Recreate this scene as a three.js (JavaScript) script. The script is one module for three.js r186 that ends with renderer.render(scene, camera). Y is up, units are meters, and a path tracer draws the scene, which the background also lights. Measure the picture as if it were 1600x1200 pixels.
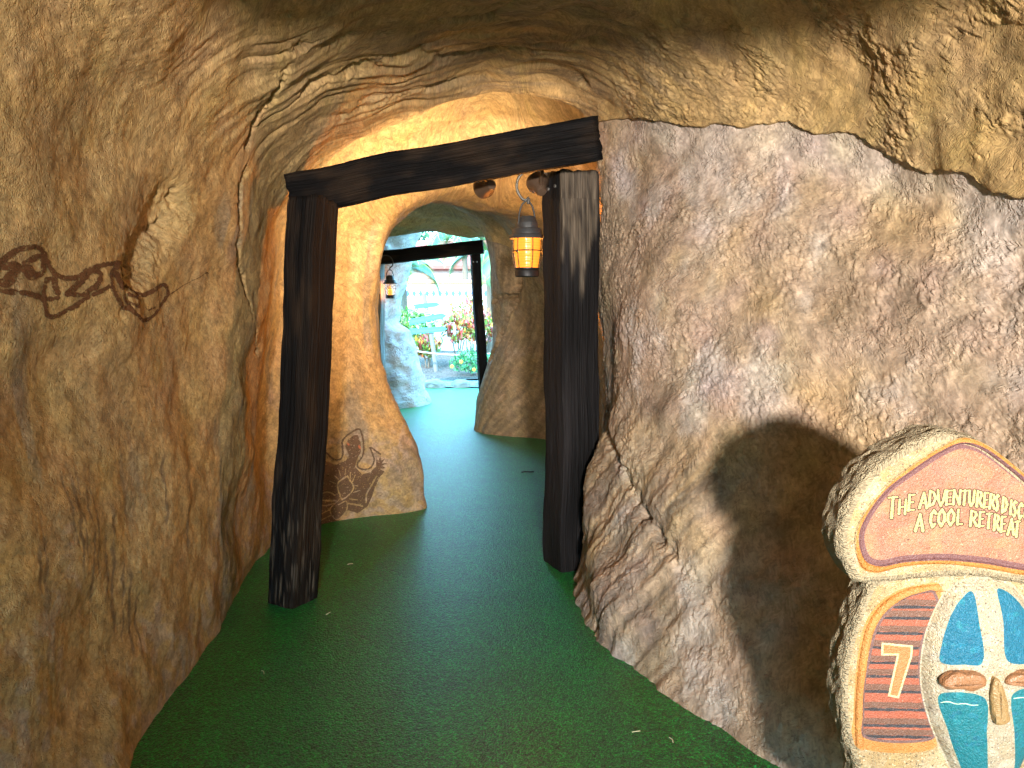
import * as THREE from 'three';
import { createNoise3D } from 'simplex-noise';
import { mergeGeometries, toCreasedNormals } from 'three/addons/utils/BufferGeometryUtils.js';
import { RoundedBoxGeometry } from 'three/addons/geometries/RoundedBoxGeometry.js';

// ------------------------------------------------------------------ camera, sky, sun, exposure
const scene = new THREE.Scene();
const camera = new THREE.PerspectiveCamera(55.1, 4 / 3, 0.05, 400);
camera.position.set(0, 1.46, 0);
camera.rotation.set(THREE.MathUtils.degToRad(-6.45), 0, 0);

const skyW = 256, skyH = 128, skyData = new Float32Array(skyW * skyH * 4);
for (let j = 0; j < skyH; j++) for (let i = 0; i < skyW; i++) {
  const el = Math.max(0, Math.sin(((j + 0.5) / skyH - 0.5) * Math.PI)), k = Math.pow(el, 0.45), o = (j * skyW + i) * 4;
  skyData[o] = 2.2 + (0.9 - 2.2) * k; skyData[o + 1] = 4.8 + (2.9 - 4.8) * k; skyData[o + 2] = 5.4; skyData[o + 3] = 1;
}
const sky = new THREE.DataTexture(skyData, skyW, skyH, THREE.RGBAFormat, THREE.FloatType);
sky.mapping = THREE.EquirectangularReflectionMapping; sky.magFilter = THREE.LinearFilter; sky.needsUpdate = true;
scene.background = sky; scene.environment = sky;

const sun = new THREE.DirectionalLight(0xfff1dc, 4.6);
sun.position.set(-9, 17, 6); sun.target.position.set(-1, 0, -14);
sun.castShadow = true; sun.shadow.mapSize.set(2048, 2048);
Object.assign(sun.shadow.camera, { left: -22, right: 22, top: 22, bottom: -22, near: 0.5, far: 80 });
scene.add(sun, sun.target);

const renderer = new THREE.WebGLRenderer({ antialias: true });
renderer.toneMapping = THREE.LinearToneMapping;
renderer.toneMappingExposure = 3.4;
renderer.shadowMap.enabled = true;

// ------------------------------------------------------------------ helpers
let seed = 20240611;
const rnd = () => { seed = (seed + 0x6D2B79F5) | 0; let t = Math.imul(seed ^ (seed >>> 15), 1 | seed); t = (t + Math.imul(t ^ (t >>> 7), 61 | t)) ^ t; return ((t ^ (t >>> 14)) >>> 0) / 4294967296; };
const range = (a, b) => a + (b - a) * rnd();
const noise = createNoise3D(rnd);
const fbm = (x, y, z, n = 4) => { let s = 0, a = 0.5; for (let i = 0; i < n; i++) { s += a * noise(x, y, z); x *= 2.03; y *= 2.03; z *= 2.03; a *= 0.5; } return s; };
const clamp = (v, a = 0, b = 1) => Math.min(b, Math.max(a, v));
const smooth = (a, b, v) => { const t = clamp((v - a) / (b - a)); return t * t * (3 - 2 * t); };
const mix = (a, b, t) => a + (b - a) * t;
const mix3 = (a, b, t) => [mix(a[0], b[0], t), mix(a[1], b[1], t), mix(a[2], b[2], t)];
const V = (x, y, z) => new THREE.Vector3(x, y, z);
const names = new Map();
function numbered(n) { const k = names.get(n) || 0; names.set(n, k + 1); return k ? n + '_' + String(k).padStart(3, '0') : n; }
function obj(name, geometry, material, parent) {
  const g = Array.isArray(geometry) ? mergeGeometries(geometry.map(q => q.index ? q.toNonIndexed() : q)) : geometry;
  const m = new THREE.Mesh(g, material); m.name = parent ? name : numbered(name);
  m.castShadow = m.receiveShadow = true; (parent || scene).add(m); return m;
}
function thing(name, label, category, pos = [0, 0, 0], turn = 0, group) {
  const o = new THREE.Group(); o.name = numbered(name); o.position.set(...pos); o.rotation.y = turn;
  o.userData = { label, category }; if (group) o.userData.group = group; scene.add(o); return o;
}
function tag(o, label, category, group) { o.userData = { label, category }; if (group) o.userData.group = group; return o; }
function struct(o) { o.userData.kind = 'structure'; return o; }
const tube = (pts, r, n = 24, k = 8, closed = false) => new THREE.TubeGeometry(new THREE.CatmullRomCurve3(pts.map(p => V(...p)), closed), n, r, k, closed);
const moved = (g, x, y, z, rx = 0, ry = 0, rz = 0) => { g.applyMatrix4(new THREE.Matrix4().compose(V(x, y, z), new THREE.Quaternion().setFromEuler(new THREE.Euler(rx, ry, rz)), V(1, 1, 1))); return g; };
const std = (o) => new THREE.MeshStandardMaterial({ roughness: 0.85, metalness: 0, ...o });
const lin = (r, g, b) => new THREE.Color().setRGB(r, g, b);

// tileable value noise for textures: period per cell grid
function tileNoise(cells, s) {
  const t = new Float32Array(cells * cells); let q = s * 7919 + 13;
  for (let i = 0; i < t.length; i++) { q = (Math.imul(q, 1664525) + 1013904223) | 0; t[i] = (q >>> 8) / 16777216; }
  return (u, v) => {
    let x = (u - Math.floor(u)) * cells, y = (v - Math.floor(v)) * cells, i = Math.floor(x), j = Math.floor(y); x -= i; y -= j;
    x = x * x * (3 - 2 * x); y = y * y * (3 - 2 * y); i %= cells; j %= cells; const i1 = (i + 1) % cells, j1 = (j + 1) % cells;
    return (t[j * cells + i] * (1 - x) + t[j * cells + i1] * x) * (1 - y) + (t[j1 * cells + i] * (1 - x) + t[j1 * cells + i1] * x) * y;
  };
}
// tileable cellular noise: returns distance to the nearest and second nearest seed, in cells
function tileCells(cells, s) {
  const px = new Float32Array(cells * cells), py = new Float32Array(cells * cells); let q = s * 104729 + 7;
  for (let i = 0; i < px.length; i++) { q = (Math.imul(q, 1664525) + 1013904223) | 0; px[i] = (q >>> 8) / 16777216; q = (Math.imul(q, 1664525) + 1013904223) | 0; py[i] = (q >>> 8) / 16777216; }
  return (u, v) => {
    const x = (u - Math.floor(u)) * cells, y = (v - Math.floor(v)) * cells, ci = Math.floor(x), cj = Math.floor(y); let a = 9, b = 9;
    for (let dj = -1; dj <= 1; dj++) for (let di = -1; di <= 1; di++) {
      const k = ((cj + dj + cells) % cells) * cells + (ci + di + cells) % cells, ex = ci + di + px[k] - x, ey = cj + dj + py[k] - y, e = Math.sqrt(ex * ex + ey * ey);
      if (e < a) { b = a; a = e; } else if (e < b) b = e;
    }
    return [a, b];
  };
}
function dataTex(size, fn, srgb, repeatU = 1, repeatV = 1, h = size) {
  const d = new Uint8Array(size * h * 4);
  for (let j = 0; j < h; j++) for (let i = 0; i < size; i++) {
    const c = fn(i / size, j / h), o = (j * size + i) * 4;
    if (typeof c === 'number') { d[o] = d[o + 1] = d[o + 2] = clamp(c) * 255; } else for (let k = 0; k < 3; k++) d[o + k] = clamp(c[k]) * 255;
    d[o + 3] = 255;
  }
  const t = new THREE.DataTexture(d, size, h, THREE.RGBAFormat); t.wrapS = t.wrapT = THREE.RepeatWrapping; t.repeat.set(repeatU, repeatV);
  t.magFilter = THREE.LinearFilter; t.minFilter = THREE.LinearMipmapLinearFilter; t.generateMipmaps = true;
  if (srgb) t.colorSpace = THREE.SRGBColorSpace; t.needsUpdate = true; return t;
}

// ------------------------------------------------------------------ the cave: a lofted rock tunnel
// each ring: depth d behind the camera plane, x of the left wall at five heights, left shoulder, two ceiling points,
// the ledge on the right (k) and x of the right wall at 3/4, 1/2, 1/4 of the ledge height and at the floor
const LY = [-0.08, 0.35, 0.8, 1.3, 1.8];
const RINGS = [
  { d: -4.4, L: [-0.95, -0.98, -0.98, -0.95, -0.85], sl: [-0.65, 2.05], cl: [-0.2, 2.2], cr: [0.5, 2.1], k: [0.85, 1.6], R: [0.95, 0.98, 0.95, 0.9] },  // unseen mouth narrowed to let in less sky light
  { d: -2.6, L: [-1.6, -1.65, -1.65, -1.6, -1.5], sl: [-1.2, 2.4], cl: [-0.3, 3.05], cr: [1.4, 2.7], k: [1.9, 1.9], R: [1.85, 1.9, 1.85, 1.75] },
  { d: -0.9, L: [-1.5, -1.55, -1.55, -1.5, -1.4], sl: [-1.15, 2.4], cl: [-0.3, 3.05], cr: [1.4, 2.7], k: [1.9, 1.9], R: [1.85, 1.88, 1.82, 1.72] },
  { d: 0.5, L: [-1.3, -1.38, -1.42, -1.42, -1.36], sl: [-1.16, 2.1], cl: [-0.3, 2.28], cr: [1.2, 2.16], k: [1.85, 1.75], R: [1.85, 1.85, 1.75, 1.6] },  // ceiling lowered here, out of view, to shade the arch from the floodlight
  { d: 1.45, L: [-1.23, -1.3, -1.36, -1.37, -1.33], sl: [-1.13, 2.37], cl: [-0.32, 2.64], cr: [1.2, 2.36], k: [1.7, 1.66], R: [1.66, 1.58, 1.42, 1.22] },
  { d: 2.18, L: [-1.23, -1.29, -1.34, -1.35, -1.31], sl: [-1.1, 2.3], cl: [-0.36, 2.8], cr: [1.04, 2.48], k: [1.48, 1.78], R: [1.42, 1.27, 1.05, 0.78] },
  { d: 2.65, L: [-1.27, -1.3, -1.33, -1.33, -1.29], sl: [-1.07, 2.3], cl: [-0.4, 2.77], cr: [0.86, 2.57], k: [1.33, 1.99], R: [1.2, 1.03, 0.8, 0.5] },
  { d: 3.0, L: [-1.31, -1.31, -1.31, -1.3, -1.25], sl: [-1.04, 2.29], cl: [-0.44, 2.67], cr: [0.6, 2.62], k: [1.08, 2.16], R: [0.92, 0.79, 0.6, 0.35] },
  { d: 3.35, L: [-1.36, -1.33, -1.29, -1.25, -1.2], sl: [-1.0, 2.28], cl: [-0.47, 2.6], cr: [0.38, 2.64], k: [0.8, 2.26], R: [0.67, 0.6, 0.47, 0.31] },
  { d: 3.75, L: [-1.42, -1.38, -1.33, -1.29, -1.23], sl: [-1.01, 2.24], cl: [-0.5, 2.53], cr: [0.18, 2.65], k: [0.58, 2.36], R: [0.53, 0.52, 0.46, 0.33] },
  { d: 4.1, L: [-1.45, -1.44, -1.42, -1.38, -1.28], sl: [-1.0, 2.23], cl: [-0.45, 2.51], cr: [0.1, 2.58], k: [0.45, 2.42], R: [0.48, 0.5, 0.49, 0.36] },
  { d: 4.4, L: [-1.42, -1.42, -1.4, -1.38, -1.3], sl: [-1.05, 2.33], cl: [-0.45, 2.66], cr: [0.15, 2.72], k: [0.62, 2.45], R: [0.68, 0.68, 0.66, 0.58] },
  { d: 4.7, L: [-1.24, -1.23, -1.2, -1.17, -1.14], sl: [-1.0, 2.3], cl: [-0.45, 2.66], cr: [0.12, 2.7], k: [0.66, 2.4], R: [0.8, 0.82, 0.8, 0.75] },
  { d: 5.0, L: [-0.67, -0.73, -0.93, -1.01, -0.98], sl: [-0.88, 2.16], cl: [-0.48, 2.5], cr: [0.08, 2.6], k: [0.64, 2.3], R: [0.82, 0.85, 0.85, 0.8] },
  { d: 5.25, L: [-0.65, -0.68, -0.88, -0.95, -0.9], sl: [-0.78, 2.05], cl: [-0.46, 2.3], cr: [0.02, 2.42], k: [0.6, 2.2], R: [0.82, 0.85, 0.85, 0.8] },
  { d: 5.8, L: [-0.85, -0.95, -1.06, -1.1, -1.04], sl: [-0.82, 2.1], cl: [-0.52, 2.19], cr: [-0.12, 2.13], k: [0.42, 1.98], R: [0.8, 0.84, 0.85, 0.8] },
  { d: 6.8, L: [-1.5, -1.55, -1.55, -1.5, -1.4], sl: [-1.1, 2.3], cl: [-0.7, 2.45], cr: [-0.2, 2.3], k: [0.25, 1.9], R: [0.6, 0.72, 0.8, 0.8] },
  { d: 7.45, L: [-1.9, -1.95, -1.95, -1.9, -1.8], sl: [-1.45, 2.35], cl: [-0.9, 2.45], cr: [-0.35, 2.35], k: [0.1, 1.95], R: [0.32, 0.45, 0.6, 0.75] },
  { d: 7.75, L: [-2.0, -2.05, -2.05, -2, -1.9], sl: [-1.55, 2.35], cl: [-0.95, 2.48], cr: [-0.45, 2.4], k: [-0.08, 2.05], R: [0.12, 0.2, 0.28, 0.3] },
  { d: 7.98, L: [-2.05, -2.1, -2.1, -2.05, -1.95], sl: [-1.6, 2.38], cl: [-1, 2.5], cr: [-0.5, 2.42], k: [-0.2, 2.1], R: [-0.13, -0.1, -0.17, -0.27] },
  { d: 8.4, L: [-2.1, -2.15, -2.15, -2.1, -2], sl: [-1.65, 2.4], cl: [-1.05, 2.5], cr: [-0.6, 2.45], k: [-0.3, 2.2], R: [-0.25, -0.22, -0.34, -0.49] },
  { d: 8.95, L: [-2.1, -2.15, -2.15, -2.1, -2], sl: [-1.7, 2.35], cl: [-1.1, 2.42], cr: [-0.6, 2.4], k: [-0.22, 2.2], R: [-0.1, -0.08, -0.16, -0.35] },
  { d: 9.55, L: [-2.1, -2.15, -2.2, -2.2, -2.1], sl: [-1.75, 2.2], cl: [-1.15, 2.31], cr: [-0.6, 2.28], k: [-0.12, 2.15], R: [0.05, 0.08, 0.05, -0.1] },
  { d: 9.75, L: [-2.2, -2.25, -2.3, -2.3, -2.2], sl: [-1.85, 2.28], cl: [-1.15, 2.4], cr: [-0.55, 2.36], k: [-0.02, 2.2], R: [0.15, 0.18, 0.15, 0] },
];
const CTRL = RINGS.map(q => [...q.L.map((x, i) => V(x, LY[i], -q.d)), V(...q.sl, -q.d), V(...q.cl, -q.d), V(...q.cr, -q.d), V(...q.k, -q.d),
  ...q.R.map((x, i) => V(x, i === 3 ? -0.08 : q.k[1] * (0.75 - 0.25 * i), -q.d))]);
const cr4 = (a, b, c, d, t) => 0.5 * (2 * b + (c - a) * t + (2 * a - 5 * b + 4 * c - d) * t * t + (3 * b - a - 3 * c + d) * t * t * t);
function ringPoint(row, t, out) {
  const i = clamp(Math.floor(t), 0, 11), f = t - i, n = row.length - 1, A = row[Math.max(0, i - 1)], B = row[i], C = row[i + 1], D = row[Math.min(n, i + 2)];
  return out.set(cr4(A.x, B.x, C.x, D.x, f), cr4(A.y, B.y, C.y, D.y, f), cr4(A.z, B.z, C.z, D.z, f));
}
const q0 = V(), q1 = V(), q2 = V(), q3 = V();
function surface(r, t, out) {
  const n = CTRL.length - 1, i = clamp(Math.floor(r), 0, n - 1), f = r - i;
  ringPoint(CTRL[Math.max(0, i - 1)], t, q0); ringPoint(CTRL[i], t, q1); ringPoint(CTRL[i + 1], t, q2); ringPoint(CTRL[Math.min(n, i + 2)], t, q3);
  return out.set(cr4(q0.x, q1.x, q2.x, q3.x, f), cr4(q0.y, q1.y, q2.y, q3.y, f), cr4(q0.z, q1.z, q2.z, q3.z, f));
}
// creases and folds in the rock, in metres (x, y, z): groove depth and half width
const CREASES = [
  { depth: 0.05, width: 0.02, path: [[-0.786, 2.535, -2.78], [-0.842, 2.46, -2.954], [-0.9, 2.385, -3.085], [-1.02, 2.283, -3.19], [-1.073, 2.214, -3.2], [-1.164, 2.046, -3.29], [-1.18, 1.847, -3.27], [-1.207, 1.684, -3.31], [-1.24, 1.488, -3.47], [-1.243, 1.335, -3.595], [-1.29, 1.2, -3.75]] },
  { depth: 0.055, width: 0.075, soft: true, path: [[-1.272, 1.8, -2.8], [-1.299, 1.7, -2.71], [-1.297, 1.571, -2.6]] },
  { depth: 0.03, width: 0.05, soft: true, path: [[-1.297, 1.571, -2.6], [-1.28, 1.44, -2.5]] },
  { depth: 0.03, width: 0.012, path: [[-1.275, 1.86, -2.802], [-1.249, 1.813, -2.86], [-1.283, 1.752, -2.8], [-1.292, 1.691, -2.755], [-1.291, 1.622, -2.74], [-1.288, 1.563, -2.68]] },
  { depth: 0.075, width: 0.035, path: [[0.525, 0.98, -4.05], [0.514, 0.87, -3.92], [0.505, 0.783, -3.668], [0.51, 0.69, -3.38], [0.544, 0.596, -3.2], [0.579, 0.538, -3.03], [0.636, 0.464, -2.9], [0.711, 0.379, -2.771]] },
  { depth: -0.055, width: 0.12, soft: true, path: [[0.444, 0.58, -3.705], [0.409, 0.421, -3.538], [0.414, 0.262, -3.269], [0.433, 0.143, -2.979]] },
  { depth: -0.03, width: 0.09, soft: true, path: [[0.56, 0.84, -3.6], [0.62, 0.7, -3.2], [0.72, 0.58, -2.9]] },
  { depth: 0.05, width: 0.03, path: [[-0.833, 2.44, -3.039], [-0.692, 2.518, -3.205], [-0.495, 2.571, -3.291], [-0.223, 2.658, -3.3], [-0.004, 2.693, -3.314]] },
  { depth: 0.055, width: 0.035, path: [[-0.89, 2.373, -3.321], [-0.69, 2.504, -3.452], [-0.437, 2.578, -3.514], [-0.308, 2.597, -3.66], [-0.186, 2.64, -3.68], [0.092, 2.634, -3.624], [0.242, 2.59, -3.648], [0.354, 2.548, -3.851]] },
  { depth: 0.045, width: 0.03, path: [[-0.823, 2.351, -3.755], [-0.572, 2.46, -3.791], [-0.331, 2.562, -3.903], [-0.134, 2.607, -3.919]] },
  { depth: 0.06, width: 0.045, path: [[0.08, 1.726, -7.703], [0.044, 1.492, -7.82], [-0.035, 1.253, -7.989], [-0.174, 0.973, -8.12], [-0.262, 0.802, -8.252]] },
  { depth: 0.05, width: 0.035, path: [[-0.204, 1.459, -8.198], [-0.067, 1.509, -7.894], [0.038, 1.513, -7.818]] },
];
function segDist(p, a, b) {
  const ux = b[0] - a[0], uy = b[1] - a[1], uz = b[2] - a[2], wx = p.x - a[0], wy = p.y - a[1], wz = p.z - a[2];
  const t = clamp((wx * ux + wy * uy + wz * uz) / (ux * ux + uy * uy + uz * uz)), ex = wx - t * ux, ey = wy - t * uy, ez = wz - t * uz;
  return Math.sqrt(ex * ex + ey * ey + ez * ez);
}
for (const c of CREASES) { c.box = new THREE.Box3().setFromPoints(c.path.map(p => V(...p))).expandByScalar(c.width * 4 + 0.06); }
function creaseDepth(p) {
  let s = 0;
  for (const c of CREASES) {
    if (!c.box.containsPoint(p)) continue;
    const w = 0.018 * noise(p.x * 9, p.y * 9, p.z * 9) + 0.01 * noise(p.x * 31, p.y * 31, p.z * 31);
    let d = 9; for (let i = 0; i + 1 < c.path.length; i++) d = Math.min(d, segDist(p, c.path[i], c.path[i + 1]));
    d = Math.abs(d + w); const e = d / c.width;
    s += c.depth * Math.exp(-e * e * (c.soft ? 1 : 1.6)) * (c.soft ? 1 : 0.75 + 0.5 * noise(p.x * 6, p.y * 6 + 9, p.z * 6));
  }
  return s;
}
// clotted stucco: rounded dabs thrown at the wall, each cell one dab of its own height and size
function dabs(x, y, z, f) {
  x *= f; y *= f; z *= f; const ci = Math.floor(x), cj = Math.floor(y), ck = Math.floor(z); let best = 0;
  for (let i = -1; i <= 1; i++) for (let j = -1; j <= 1; j++) for (let k = -1; k <= 1; k++) {
    let h = Math.imul(ci + i, 374761393) ^ Math.imul(cj + j, 668265263) ^ Math.imul(ck + k, 1274126177); h = Math.imul(h ^ (h >>> 13), 1103515245); h ^= h >>> 16; const u = (h & 1023) / 1023; if (u < 0.3) continue;
    const ex = ci + i + ((h >>> 10) & 127) / 127 - x, ey = cj + j + ((h >>> 17) & 127) / 127 - y, ez = ck + k + ((h >>> 24) & 127) / 127 - z, d = (ex * ex + ey * ey + ez * ez) / (0.3 + 0.5 * u); if (d < 1) best = Math.max(best, u * Math.min(1, (1 - d) * 2.4));
  }
  return best;
}
// relief of the rock above its smooth form, metres towards the inside of the tunnel
function relief(p, right, t) {
  const { x, y, z } = p;
  let h = 0.034 * noise(x * 1.1 + 4, y * 1.1, z * 1.1) + 0.013 * noise(x * 2.6, y * 2.6, z * 2.6 + 7) + 0.006 * noise(x * 6, y * 6, z * 6);
  const near = smooth(-4.3, -3.6, z);
  if (!right) {
    // layered strata: lines climb towards the arch and run across the ceiling
    const up = smooth(1.5, 2.2, y), s = z * 1 + y * 0.62 - Math.abs(x + 0.35) * 0.22 * up + 0.09 * noise(x * 1.7, y * 1.7, z * 1.7) , a = x * 0.9 + y * 0.25;
    const arch = smooth(-2.3, -3.1, z) * smooth(1.95, 2.35, y) * near * smooth(0.75, 0.25, x);
    const st = noise(s * 9, a * 0.9, 3) * 0.6 + noise(s * 21, a * 1.6, 8) * 0.3, ledge = Math.abs(noise(s * 5.5, a * 0.7, 21));
    h += (0.0012 + 0.002 * up * smooth(0.7, 0.1, x) + 0.009 * arch) * st - arch * 0.026 * Math.pow(1 - ledge, 5) * smooth(-0.3, 0.3, noise(x * 1.3, z * 2, 5));
    h += 0.0011 * noise(s * 40, a * 4, 1) * (0.25 + 0.5 * up * smooth(0.7, 0.1, x) + 0.6 * arch) * (0.4 + 0.6 * smooth(-0.2, 0.3, noise(x * 2, y * 2, z * 2 + 30)));
  } else {
    // drooping vertical flutes low on the right wall
    const low = 1 - smooth(0.25, 1.2, y), c = z * 1.0 - y * 0.35;
    h += low * smooth(-2.3, -2.9, z) * (0.016 * noise(c * 7, y * 0.9, 2) + 0.006 * noise(c * 19, y * 2.2, 6));
  }
  // clotted stucco
  const patch = smooth(-0.3, 0.1, noise(x * 2.3 + 20, y * 2.3, z * 2.3) + 0.4 * noise(x * 8, y * 8 + 4, z * 8)) * (right ? smooth(8.12, 8.4, t + 0.1 * noise(z * 5, 1, 2)) : 0.16 + 1.0 * smooth(0.2, 0.7, x));
  const b = noise(x * 19, y * 19, z * 19);
  h += 0.0016 * b;
  if (z > -4.6 && z < -0.8 && patch > 0.02) { const wx = x + 0.006 * noise(x * 24, y * 24, z * 24), wy = y + 0.006 * noise(x * 24 + 5, y * 24, z * 24); h += patch * (0.0062 * dabs(wx, wy, z, 58) * smooth(-0.4, 0.2, noise(x * 7, y * 7, z * 7)) + 0.0036 * dabs(wx, wy, z + 3, 95)); }
  return h - creaseDepth(p);
}
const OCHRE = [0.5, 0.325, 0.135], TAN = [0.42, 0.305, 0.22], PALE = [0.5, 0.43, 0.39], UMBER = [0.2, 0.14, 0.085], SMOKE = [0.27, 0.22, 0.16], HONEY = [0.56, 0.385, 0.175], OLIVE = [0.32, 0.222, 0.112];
const DRIPS = [[-2.16, 0.93, 0.7, 0.012], [-2.19, 0.95, 0.62, 0.016], [-2.22, 0.95, 0.66, 0.01], [-2.25, 0.92, 0.5, 0.014], [-2.28, 0.9, 0.58, 0.012], [-2.31, 0.72, 0.48, 0.016], [-2.36, 0.8, 0.36, 0.02], [-2.4, 0.62, 0.3, 0.014], [-2.43, 0.55, 0.24, 0.02], [-2.47, 0.45, 0.22, 0.016], [-2.02, 0.86, 0.55, 0.02], [-1.98, 0.8, 0.62, 0.014], [-2.72, 0.9, 0.6, 0.018], [-2.9, 0.75, 0.45, 0.02]];
const STREAK_SHADE = [0.12, 0.1, 0.09];
function rockColour(p, right, t) {
  const { x, y, z } = p, n1 = fbm(x * 0.9 + 3, y * 0.9, z * 0.9, 3), n2 = fbm(x * 2.4, y * 1.5 + 8, z * 2.4, 4), n3 = noise(x * 13, y * 13, z * 13);
  let c;
  if (right) {
    c = mix3(TAN, PALE, smooth(0.0, 0.45, n2) * 0.75); c = mix3(c, HONEY, smooth(0.05, 0.5, n1) * 0.55); c = mix3(c, UMBER, smooth(0.12, 0.5, -n2) * 0.55);
    c = mix3(c, PALE, 0.6 * smooth(8.45, 8.2, t + 0.15 * noise(z * 4, 1, 2)) * smooth(-3.9, -3.5, z)); // trowelled strip under the ledge
    const streak = noise((z - y * 0.35) * 16, y * 1.3, 12) * 0.6 + noise((z - y * 0.35) * 38, y * 2.5, 15) * 0.4; c = mix3(c, STREAK_SHADE, smooth(-2.55, -3.1, z + 0.3 * n2) * smooth(1.0, 0.55, y + 0.3 * n2) * smooth(-0.5, 0.3, streak) * 0.6);  // dark stain streaks on the buttress, with some of its shade painted in
    if (z < -5) { c = mix3(c, OCHRE, 0.5); c = mix3(c, UMBER, 0.35 + 0.4 * smooth(-0.2, 0.4, streak)); }
  } else {
    c = mix3(OCHRE, HONEY, smooth(0, 0.5, n1)); c = mix3(c, OLIVE, smooth(0.02, 0.45, -n2) * 0.4);
    const layer = noise((z + y * 0.62) * 14, x * 1.2, 3) * 0.6 + noise((z + y * 0.6) * 33, x * 2, 9) * 0.4; c = mix3(c, UMBER, smooth(-2.85, -3.5, z + 0.25 * n2) * smooth(-4.25, -4.1, z) * smooth(2.2, 2.45, y) * smooth(-0.85, -0.2, x + 0.3 * n1) * smooth(-0.3, 0.3, layer) * 0.6); // brown stained layers in the arch, its shade painted in with them
    // washes of dark stain that ran down the wall: drips with ragged ends
    const drip = fbm(x * 5 + z * 5, y * 0.55, z * 5, 3), blot = noise(z * 1.5 + 2, y * 1.0, 4);
    c = mix3(c, SMOKE, smooth(0.05, 0.4, drip) * smooth(-0.1, 0.4, blot) * 0.75 * (1 - smooth(1.7, 2.2, y)));
    c = mix3(c, TAN, smooth(0.55, 0.35, y + 0.7 * n2 + 0.12 * n3) * smooth(-0.3, 0.2, n3 + n1) * 0.7);
    if (x < -0.9 && z > -3.1 && z < -1.6 && y < 1.2) for (const [dz, top, low, w] of DRIPS) { // single runs of dark stain
      const e = Math.abs(z - dz - 0.012 * noise(y * 9, dz * 30, 1) - (top - y) * 0.12) / (w * (0.6 + 0.5 * noise(y * 17, dz * 50, 4))); if (e < 1) c = mix3(c, UMBER, (1 - e * e) * smooth(low - 0.01, low + 0.05, y) * smooth(top + 0.06, top - 0.06, y) * 0.8);
    }
  }
  const g = 1 + 0.1 * n3; return [c[0] * g, c[1] * g, c[2] * g];
}
function shell(name, right, cols, tFrom, tTo, spacing) {
  const rs = []; const a = V(), b = V();
  for (let i = 0; i + 1 < CTRL.length; i++) {
    let len = 0; for (let t = right ? 8 : 0; t <= (right ? 12 : 8); t++) len = Math.max(len, CTRL[i][t].distanceTo(CTRL[i + 1][t]));
    const n = Math.max(2, Math.ceil(len / spacing(RINGS[i].d, RINGS[i + 1].d))); for (let k = 0; k < n; k++) rs.push(i + k / n);
  }
  rs.push(CTRL.length - 1);
  const R = rs.length, pos = new Float32Array(R * cols * 3), col = new Float32Array(R * cols * 3), uv = new Float32Array(R * cols * 2), du = V(), dv = V(), n = V(), p = V();
  for (let i = 0; i < R; i++) {
    let arc = 0; const lip = [];
    const zr = -(RINGS[Math.min(RINGS.length - 1, Math.round(rs[i]))].d);
    for (let j = 0; j < cols; j++) {
      let t = mix(tFrom, tTo, j / (cols - 1)), curl = 0, inn = 0;
      surface(rs[i], t, p);
      if (!right) { // the ceiling slab hangs over the right wall as a broken lip
        const wob = 0.06 * noise(p.z * 2.2, 0, 77) + 0.035 * noise(p.z * 7, 0, 5) + 0.008 * noise(p.z * 30, 0, 3), strong = smooth(-4.0, -3.5, p.z);
        const e = j - (cols - 9); if (e <= 0) t = mix(tFrom, tTo + wob * strong, j / (cols - 9)); else { t = tTo + wob * strong; curl = e / 8; }
        surface(rs[i], t, p);
        inn = (0.012 + 0.004 * strong) * smooth(7.25, 7.9, t) + 0.002;
      }
      const h = 0.004;
      surface(Math.min(CTRL.length - 1, rs[i] + h), t, a); surface(Math.max(0, rs[i] - h), t, b); du.subVectors(a, b);
      surface(rs[i], Math.min(12, t + h), a); surface(rs[i], Math.max(0, t - h), b); dv.subVectors(a, b);
      n.crossVectors(du, dv).normalize(); // towards the inside
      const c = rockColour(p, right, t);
      let hh = relief(p, right, t) + inn;
      if (curl) { hh -= curl * curl * 0.16; dv.normalize(); p.addScaledVector(dv, 0.009 * Math.sin(curl * Math.PI)); }
      p.addScaledVector(n, hh);
      const o = i * cols + j; pos[o * 3] = p.x; pos[o * 3 + 1] = p.y; pos[o * 3 + 2] = p.z; col[o * 3] = c[0]; col[o * 3 + 1] = c[1]; col[o * 3 + 2] = c[2];
    }
  }
  // uv in metres along the surface
  const along = new Float32Array(cols);
  for (let i = 0; i < R; i++) {
    let arc = 0;
    for (let j = 0; j < cols; j++) {
      const o = i * cols + j;
      if (j) { const q = (o - 1) * 3; arc += Math.hypot(pos[o * 3] - pos[q], pos[o * 3 + 1] - pos[q + 1], pos[o * 3 + 2] - pos[q + 2]); }
      if (i) { const q = (o - cols) * 3; along[j] += Math.hypot(pos[o * 3] - pos[q], pos[o * 3 + 1] - pos[q + 1], pos[o * 3 + 2] - pos[q + 2]); }
    }
    const s = along.reduce((m, v) => m + v, 0) / cols; let arc2 = 0;
    for (let j = 0; j < cols; j++) {
      const o = i * cols + j; if (j) { const q = (o - 1) * 3; arc2 += Math.min(0.03, Math.hypot(pos[o * 3] - pos[q], pos[o * 3 + 1] - pos[q + 1], pos[o * 3 + 2] - pos[q + 2])); }
      uv[o * 2] = arc2; uv[o * 2 + 1] = mix(s, along[j], 0.8);
    }
  }
  const idx = new Uint32Array((R - 1) * (cols - 1) * 6); let w = 0;
  for (let i = 0; i + 1 < R; i++) for (let j = 0; j + 1 < cols; j++) { const o = i * cols + j; idx[w++] = o; idx[w++] = o + cols; idx[w++] = o + 1; idx[w++] = o + 1; idx[w++] = o + cols; idx[w++] = o + cols + 1; }
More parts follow.
